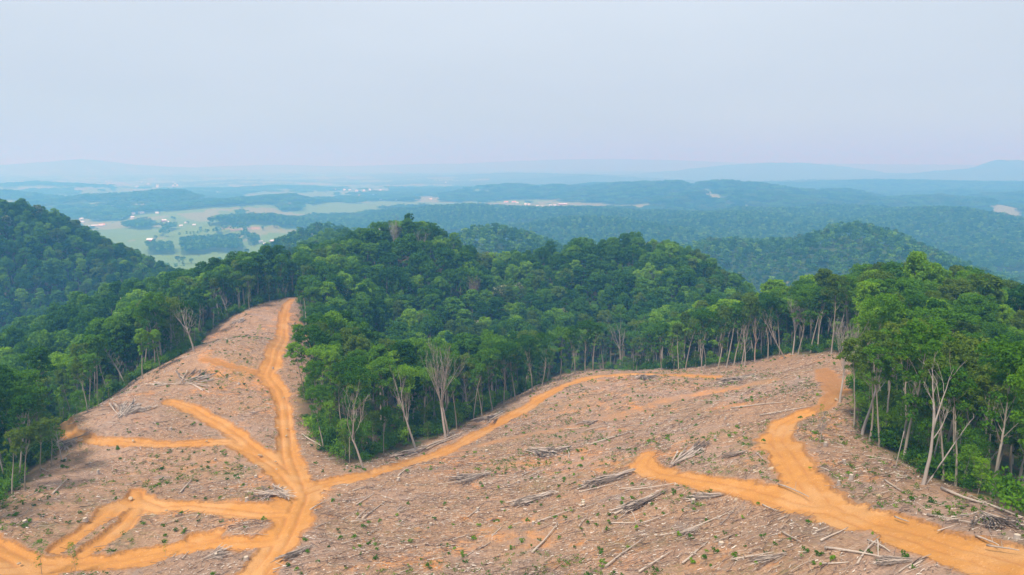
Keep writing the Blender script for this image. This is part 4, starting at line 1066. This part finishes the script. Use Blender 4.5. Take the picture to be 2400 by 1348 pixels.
# seedlings and weeds
def bush_mesh(nm, seed, R, n, leaf, tint, flat=.8, nc=5):
    rs = np.random.RandomState(seed); cen = np.c_[rs.normal(0, R * .4, nc), rs.normal(0, R * .4, nc), rs.uniform(.3, 1.0, nc) * R]
    V, Fq = leafcloud(rs, cen, [R * .5] * nc, [n // nc] * nc, leaf, flat); V[:, 2] = np.maximum(V[:, 2], -.02); return mesh_np(nm, V, Fq, [LEAF[tint]])
SEED = [bush_mesh('seedling', 20 + i, .48, 90, .12, ['deep green', 'mid green', 'bright green', 'mid green'][i]) for i in range(4)]
sx1, sy1 = clear_samples(1700, 31, .1)
kk = (fbm(sx1, sy1, 16, 3, 41) * 1.3 + np.where(sx1 < -30, .16, -.04) + np.random.RandomState(3).uniform(-.22, .22, len(sx1))) > .02; sx1, sy1 = sx1[kk], sy1[kk]
ex_s = [(2084//1,1120),(1755,1045),(1790,1038),(1710,1021),(1735,1060),(1745,1045),(1875,982),(1630,1000),(1990,1117),(2010,1117),(1898,1100),(1777,1187),(1895,1231),(1850,1268),(1816,1278),(1665,1332),(1302,1216),(1378,1228),(1555,1208),(1503,1226),(1430,1231),(1265,1271),(1223,1272),(1310,1266),(1245,1283),(1112,1268),(1200,1290),(1360,1324),(1530,1173),(1482,1171),(877,1268),(845,1286),(1008,1336),(1092,1323),(1065,1292)]
sxy = [ground_at(*p) for p in ex_s] + list(zip(sx1, sy1)); sxy.sort(key=lambda p: math.hypot(*p))
sz = [ndrop(*p) for p in sxy]; solo_s = list(range(min(290, len(sxy)))); pick = [rnd.randrange(4) if x > -30 else rnd.choice([0, 0, 1, 3]) for x, y in sxy]
recs = [('%s %s seedling' % ('tiny', ['dark green', 'green', 'bright green', 'green'][pick[i]]), *proj(*sxy[i], sz[i])) for i in solo_s]
for i, lb in zip(solo_s, pointing(recs)):
    s_ = rnd.uniform(.4, .95); o = obj('seedling', SEED[pick[i]], None, (*sxy[i], sz[i])); o.scale = (s_, s_, s_ * 1.1); o.rotation_euler = (0, 0, rnd.uniform(0, 6)); tag(o, lb, 'seedling', 'seedlings sprouting on the felled slope')
if len(sxy) > 290:
    q = [(*sxy[i], sz[i]) for i in range(290, len(sxy))]; s_ = [rnd.uniform(.45, 1.05) for _ in q]; scatter('seedlings', q, SEED, [pick[i] for i in range(290, len(sxy))], [(a, a, a) for a in s_], 'small dark green seedlings scattered over the left spur', 'seedlings')
WEED = [bush_mesh('weed', 60 + i, .55, 34, .10, ['mid green', 'olive green', 'deep green'][i], .4) for i in range(3)]
wx, wy = clear_samples(7000, 91, .1); wk = (fbm(wx, wy, 18, 3, 43) + np.where((wx < -45) & (np.hypot(wx, wy) < 175), .2, 0)) > .13; wx, wy = wx[wk], wy[wk]; print('weeds', len(wx))
scatter('weeds', np.c_[wx, wy, hfast(wx, wy)], WEED, NR.randint(0, 3, len(wx)), np.repeat(NR.uniform(.4, 1.2, len(wx))[:, None], 3, 1), 'low green weeds sprouting in patches on the felled slope', 'weeds')

# saplings: along the edges of the wood and a few lone ones on the slope
sap = []
SP_ = [(605,790,768),(595,808,788),(612,782,760),(388,1300,1262),(98,1345,1262),(178,1340,1268),(165,1300,1270),(190,1060,1035),(150,1140,1112),(205,1068,1050),(1922,985,945),(2245,1100,1040),(2190,1080,1020),(2260,1120,1050),(2150,1060,990),(2290,1150,1090),(2330,1165,1110),(2060,1040,960),(2010,990,930),(1240,912,875),(1210,930,890),(1100,985,950),(1150,960,915),(1350,870,835),(1580,866,810),(1595,866,800),(790,1085,1058),(775,1070,1045),(745,1060,1030),(470,785,745),(510,762,720),(180,975,930),(300,895,850)]
for u, v, vt in SP_:
    x, y = ground_at(u, v); z = ndrop(x, y); H = 6.
    for _ in range(3):
        _, vv = proj(x, y, z + H); H *= (v - vt) / max(3, v - vv)
    sap.append((x, y, z, max(1.2, min(H, 16)), 'bright green' if u > 250 else 'mid green'))
P2 = np.vstack([CLEAR[2:-4]]); seg = np.r_[0, np.cumsum(np.hypot(*np.diff(P2, axis=0).T))]
for s_ in np.arange(3, seg[-1], 4.1):
    i = np.searchsorted(seg, s_) - 1; t = (s_ - seg[i]) / (seg[i + 1] - seg[i]); p = P2[i] * (1 - t) + P2[i + 1] * t; d = P2[i + 1] - P2[i]; d /= np.linalg.norm(d) + 1e-9
    nrm = np.array([-d[1], d[0]]); q = p + nrm * rnd.uniform(1, 7)
    if inside(CLEAR, np.array([q[0]]), np.array([q[1]]))[0]: q = p - nrm * rnd.uniform(1, 7)
    if rnd.random() < .8: sap.append((float(q[0]), float(q[1]), ndrop(*q), rnd.uniform(3, 10), rnd.choice(['bright green', 'mid green', 'olive green'])))
sap = [q for q in sap if in_frame(np.array(q[0]), np.array(q[1]), np.array(q[2] + 5), 10, 10)][:290]
labs = pointing([('%s %s sapling' % ('tall' if q[3] > 7 else 'small', q[4]), *proj(q[0], q[1], q[2] + q[3] * .5)) for q in sap])
for q, lb in zip(sap, labs):
    k = PROTO['twiggy' if inside(CLEAR, np.array([q[0]]), np.array([q[1]]))[0] else 'sapling%d' % rnd.randrange(3)]; o = bpy.data.objects.new('sapling', None); COL.objects.link(o); o.location = q[:3]; s_ = q[3] / 9
    o.scale = (s_ * rnd.uniform(.9, 1.3),) * 2 + (s_,); o.rotation_euler = (0, 0, rnd.uniform(0, 6)); tag(o, lb, 'sapling', 'saplings at the edge of the wood')
    obj('trunk', k.trunk, o); c = obj('crown', k.crown, o); set_mat(c, LEAF[q[4]])

# stumps
def stump_meshes(seed):
    rs = np.random.RandomState(seed); mb = MB(); n = 12; V = []
    rg = [(0, 1.35, -.3), (1, 1.12, .1), (2, 1.0, .45), (3, .97, .6)]
    V = [(.3 * f * (1 + .12 * math.sin(3 * a + seed) + rs.uniform(-.04, .04)) * math.cos(a), .3 * f * (1 + .1 * math.cos(2 * a)) * math.sin(a), z) for _, f, z in rg for a in [2 * math.pi * k / n for k in range(n)]]
    Fq = [(i * n + k, i * n + (k + 1) % n, (i + 1) * n + (k + 1) % n, (i + 1) * n + k) for i in range(3) for k in range(n)]
    me = bpy.data.meshes.new('bark'); me.from_pydata(V, [], Fq); me.materials.append(M_DEAD)
    top = V[-n:]; cut = bpy.data.meshes.new('cut_face'); cut.from_pydata([(x * .98, y * .98, z + .004) for x, y, z in top], [], [tuple(range(n))]); cut.materials.append(M_FRESH)
    return me, cut
STM = [stump_meshes(i) for i in range(3)]
ST = [(953,1140),(934,1128),(1505,990),(1367,1184),(1215,1133),(1700,985),(1676,1030),(1935,1045),(1978,1087),(1995,1125),(1690,1278),(1250,1232),(1120,1200),(1010,1235),(640,865),(560,900),(505,1080),(575,1100),(600,1122),(200,1222),(230,1110),(690,760),(700,812),(1420,930),(1560,915),(1625,1180)]
stx, sty = clear_samples(26, 12); stp = [ground_at(*p) for p in ST] + list(zip(stx, sty))
for (x, y), lb in zip(stp, pointing([('low cut stump', *proj(x, y, ndrop(x, y))) for x, y in stp])):
    b, c = STM[rnd.randrange(3)]; o = bpy.data.objects.new('stump', None); COL.objects.link(o); o.location = (x, y, ndrop(x, y) + .1); s_ = rnd.uniform(.7, 1.15); o.scale = (s_, s_, rnd.uniform(.5, 1.2)); o.rotation_euler = (rnd.gauss(0, .06), rnd.gauss(0, .06), rnd.uniform(0, 6))
    tag(o, lb, 'stump', 'stumps on the felled slope'); obj('bark', b, o); obj('cut_face', c, o)
# rocks
def rock_mesh(seed):
    import bmesh
    rs = np.random.RandomState(seed); bm = bmesh.new(); bmesh.ops.create_icosphere(bm, subdivisions=2, radius=.5)
    for v in bm.verts:
        f = 1 + .35 * float(fbm(np.array([v.co.x * 3 + seed]), np.array([v.co.y * 3 + v.co.z * 2]), 1.2, 2, seed)[0]); v.co = Vector((v.co.x * f * 1.3, v.co.y * f, v.co.z * f * .6))
    me = bpy.data.meshes.new('rock'); bm.to_mesh(me); bm.free(); me.materials.append(M_ROCK); return me
M_ROCK = plain_material('pale_sandstone', (.42, .31, .20), .45, .95, 4.)
RKM = [rock_mesh(i) for i in range(4)]
RK = [(665,933,.9),(655,962,.6),(673,1006,.7),(671,1022,.9),(610,1069,1.5),(646,1083,.9),(648,1101,.6),(312,1035,1.0),(484,1035,1.0),(360,1213,1.6),(409,1223,1.3),(306,1171,1.2),(390,1199,.7),(1816,896,2.2),(1961,938,1.4),(1806,1101,1.6),(1771,1106,1.4),(1725,1172,1.0),(568,879,.9),(705,812,1.0),(505,1080,1.2),(45,1325,.8),(1366,1186,1.3),(1505,988,1.6),(1370,1085,.7),(1960,905,.8),(2060,1163,.9),(1979,1086,1.2)]
pts_ = [ground_at(u, v) for u, v, _ in RK]
for (x, y), (_, _, s_), lb in zip(pts_, RK, pointing([('pale bare rock', u, v) for u, v, _ in RK])):
    o = obj('rock', RKM[rnd.randrange(4)], None, (x, y, ndrop(x, y) + .05)); s_ *= .62; o.scale = (s_, s_, s_); o.rotation_euler = (rnd.gauss(0, .3), rnd.gauss(0, .3), rnd.uniform(0, 6)); tag(o, lb, 'rock', 'pale rocks on the roads and slope')

# ------------------------------------------------------------------ farms and houses in the valley
M_WHITE = plain_material('white_siding', (.66, .65, .61), .1); M_TIN = plain_material('white_metal_roof', (.74, .74, .72), .08, .5); M_RED = plain_material('red_barn_boards', (.42, .10, .09), .15); M_GREY = plain_material('grey_shingles', (.30, .30, .32), .15)
M_TAN = plain_material('tan_siding', (.60, .48, .36), .1); M_ORANGE = plain_material('rusty_orange_roof', (.65, .30, .16), .1)
def house_meshes(wm, rm, L=14, W=9, h=4.5, rise=3):
    a = MB(); a.box(-L / 2, -W / 2, -2, L / 2, W / 2, h); a.add([(-L / 2, -W / 2, h), (-L / 2, W / 2, h), (-L / 2, 0, h + rise), (L / 2, -W / 2, h), (L / 2, W / 2, h), (L / 2, 0, h + rise)], [(0, 2, 1, 1), (3, 4, 5, 5)])
    b = MB(); e = .7; t = .35
    for s_ in (-1, 1):
        y1_, z1_ = s_ * (W / 2 + e), h - e * rise / (W / 2); X = L / 2 + e
        V = [(-X, y1_, z1_ + .02), (X, y1_, z1_ + .02), (X, 0, h + rise + .02), (-X, 0, h + rise + .02)]; V += [(x, y, z + t) for x, y, z in V]
        b.add(V, [(0, 1, 2, 3), (4, 7, 6, 5), (0, 4, 5, 1), (1, 5, 6, 2), (2, 6, 7, 3), (3, 7, 4, 0)])
    return a.mesh('wall', [wm]), b.mesh('roof', [rm])
HK = {'white house': house_meshes(M_WHITE, M_TIN), 'grey-roofed white house': house_meshes(M_WHITE, M_GREY), 'tan house': house_meshes(M_TAN, M_TIN), 'red barn': house_meshes(M_RED, M_TIN, 20, 12, 7, 5), 'long white-roofed barn': house_meshes(M_RED, M_TIN, 48, 13, 4, 3), 'orange-roofed barn': house_meshes(M_WHITE, M_ORANGE, 24, 14, 6, 4)}
HS = [(568,620,'long white-roofed barn'),(560,618,'red barn'),(590,622,'white house'),(385,520,'red barn'),(392,522,'white house'),(352,566,'red barn'),(612,569,'white house'),(648,566,'long white-roofed barn'),(640,571,'white house'),(623,574,'white house'),(436,524,'white house'),(424,531,'white house'),(455,529,'white house'),(228,531,'long white-roofed barn'),(212,533,'white house'),(240,530,'orange-roofed barn'),(192,523,'white house'),(369,501,'white house'),(626,612,'white house'),
 (1317,523,'orange-roofed barn'),(1186,476,'orange-roofed barn'),(1204,476,'orange-roofed barn'),(1212,477,'white house'),(1232,480,'white house'),(1240,481,'white house'),(1290,483,'white house'),(1300,483,'white house'),(1319,480,'long white-roofed barn'),(1272,486,'white house'),(1260,485,'tan house'),(1438,493,'white house'),(1461,493,'white house'),(1400,492,'white house'),(1413,492,'white house'),(1497,497,'white house'),(1574,500,'white house'),(1600,503,'white house'),(1622,503,'tan house'),(1634,504,'orange-roofed barn'),
 (2222,616,'white house'),(2331,522,'white house'),(2339,536,'white house'),(2327,518,'tan house'),(928,471,'white house'),(836,452,'white house'),(820,450,'white house'),(845,470,'tan house'),(1045,431,'white house'),(1010,468,'tan house'),(1100,446,'white house')]
hr = np.random.RandomState(4)
for k in range(26): HS.append((hr.uniform(150, 340), hr.uniform(482, 516), ['white house', 'grey-roofed white house', 'tan house'][hr.randint(3)]))
for k in range(16): HS.append((hr.uniform(230, 420), hr.uniform(428, 444), 'white house' if hr.randint(3) else 'grey-roofed white house'))
for k in range(12): HS.append((hr.uniform(780, 900), hr.uniform(449, 470), ['white house', 'tan house'][hr.randint(2)]))
hp = [world_poly([(u, v)], False)[0] for u, v, _ in HS]; hzz = height(np.array([p[0] for p in hp]), np.array([p[1] for p in hp]))
for (u, v, kd), (x, y), z, lb in zip(HS, hp, hzz, pointing([('tiny ' + kd, u, v) for u, v, kd in HS])):
    a, b = HK[kd]; o = bpy.data.objects.new('barn' if 'barn' in kd else 'house', None); COL.objects.link(o); r = math.hypot(x, y)
    o.location = (x, y, z + (12 if r > 5200 else 0)); s_ = .78 if r < 3000 else .95 if r < 5200 else 1.3; o.scale = (s_, s_, s_); o.rotation_euler = (0, 0, hr.uniform(-.5, .5) + math.atan2(-x, y)); tag(o, lb, 'barn' if 'barn' in kd else 'house', 'farms and houses in the hazy valley')
    obj('wall', a, o); obj('roof', b, o)
# lone trees standing in the fields
FT = [(428,619),(421,617),(448,619),(515,621),(525,622),(548,619),(540,616),(612,620),(582,536),(617,541),(492,531),(506,546),(512,548),(441,527),(374,503),(364,565),(455,563),(296,532),(404,517),(410,519),(642,534),(650,536),(575,600),(582,606),(768,510),(933,485),(600,572),(594,578),(630,585),(2283,640),(2370,655),(2376,650),(470,541),(540,560)]
fp = world_poly(FT, False); fz = height(fp[:, 0], fp[:, 1])
for (x, y), z, lb in zip(fp, fz, pointing([('lone round field tree', u, v) for u, v in FT])):
    i = rnd.randrange(5); k = PROTO['mid%d' % i]; o = bpy.data.objects.new('field_tree', None); COL.objects.link(o); o.location = (x, y, z - 3); s_ = rnd.uniform(.8, 1.1); o.scale = (s_ * 1.35, s_ * 1.35, s_ * .8); o.rotation_euler = (0, 0, rnd.uniform(0, 6))
    tag(o, lb, 'tree', 'lone trees in the valley fields'); obj('trunk', k.trunk, o); c = obj('crown', k.crown, o); set_mat(c, LEAF['deep green'])

# undergrowth thickening the foot of the wood
UG = [bush_mesh('shrub', 160 + i, 2.0, 420, .2, ['mid green', 'bright green', 'deep green', 'olive green'][i], 1.0, 12) for i in range(4)]
ux = NR.uniform(-260, 230, 60000); uy = NR.uniform(40, 420, 60000); k = ~inside(CLEAR, ux, uy); ux, uy = ux[k], uy[k]
de, _ = dist_poly(CLEAR, ux, uy, closed=True); k = (de < 24) & (de > .6) & (NR.uniform(0, 1, len(ux)) < np.exp(-de / 15) * (.55 + .9 * fbm(ux, uy, 12, 2, 44))); ux, uy = ux[k], uy[k]
uz = hfast(ux, uy); k = in_frame(ux, uy, uz, 60, 60); ux, uy, uz = ux[k], uy[k], uz[k]; print('undergrowth', len(ux))
us = NR.uniform(.4, 1.25, len(ux)); scatter('undergrowth', np.c_[ux, uy, uz], UG, NR.choice(4, len(ux), p=[.35, .12, .33, .2]), np.c_[us, us, us * NR.uniform(.7, 1.4, len(ux))], 'low leafy undergrowth along the foot of the wood', 'undergrowth')
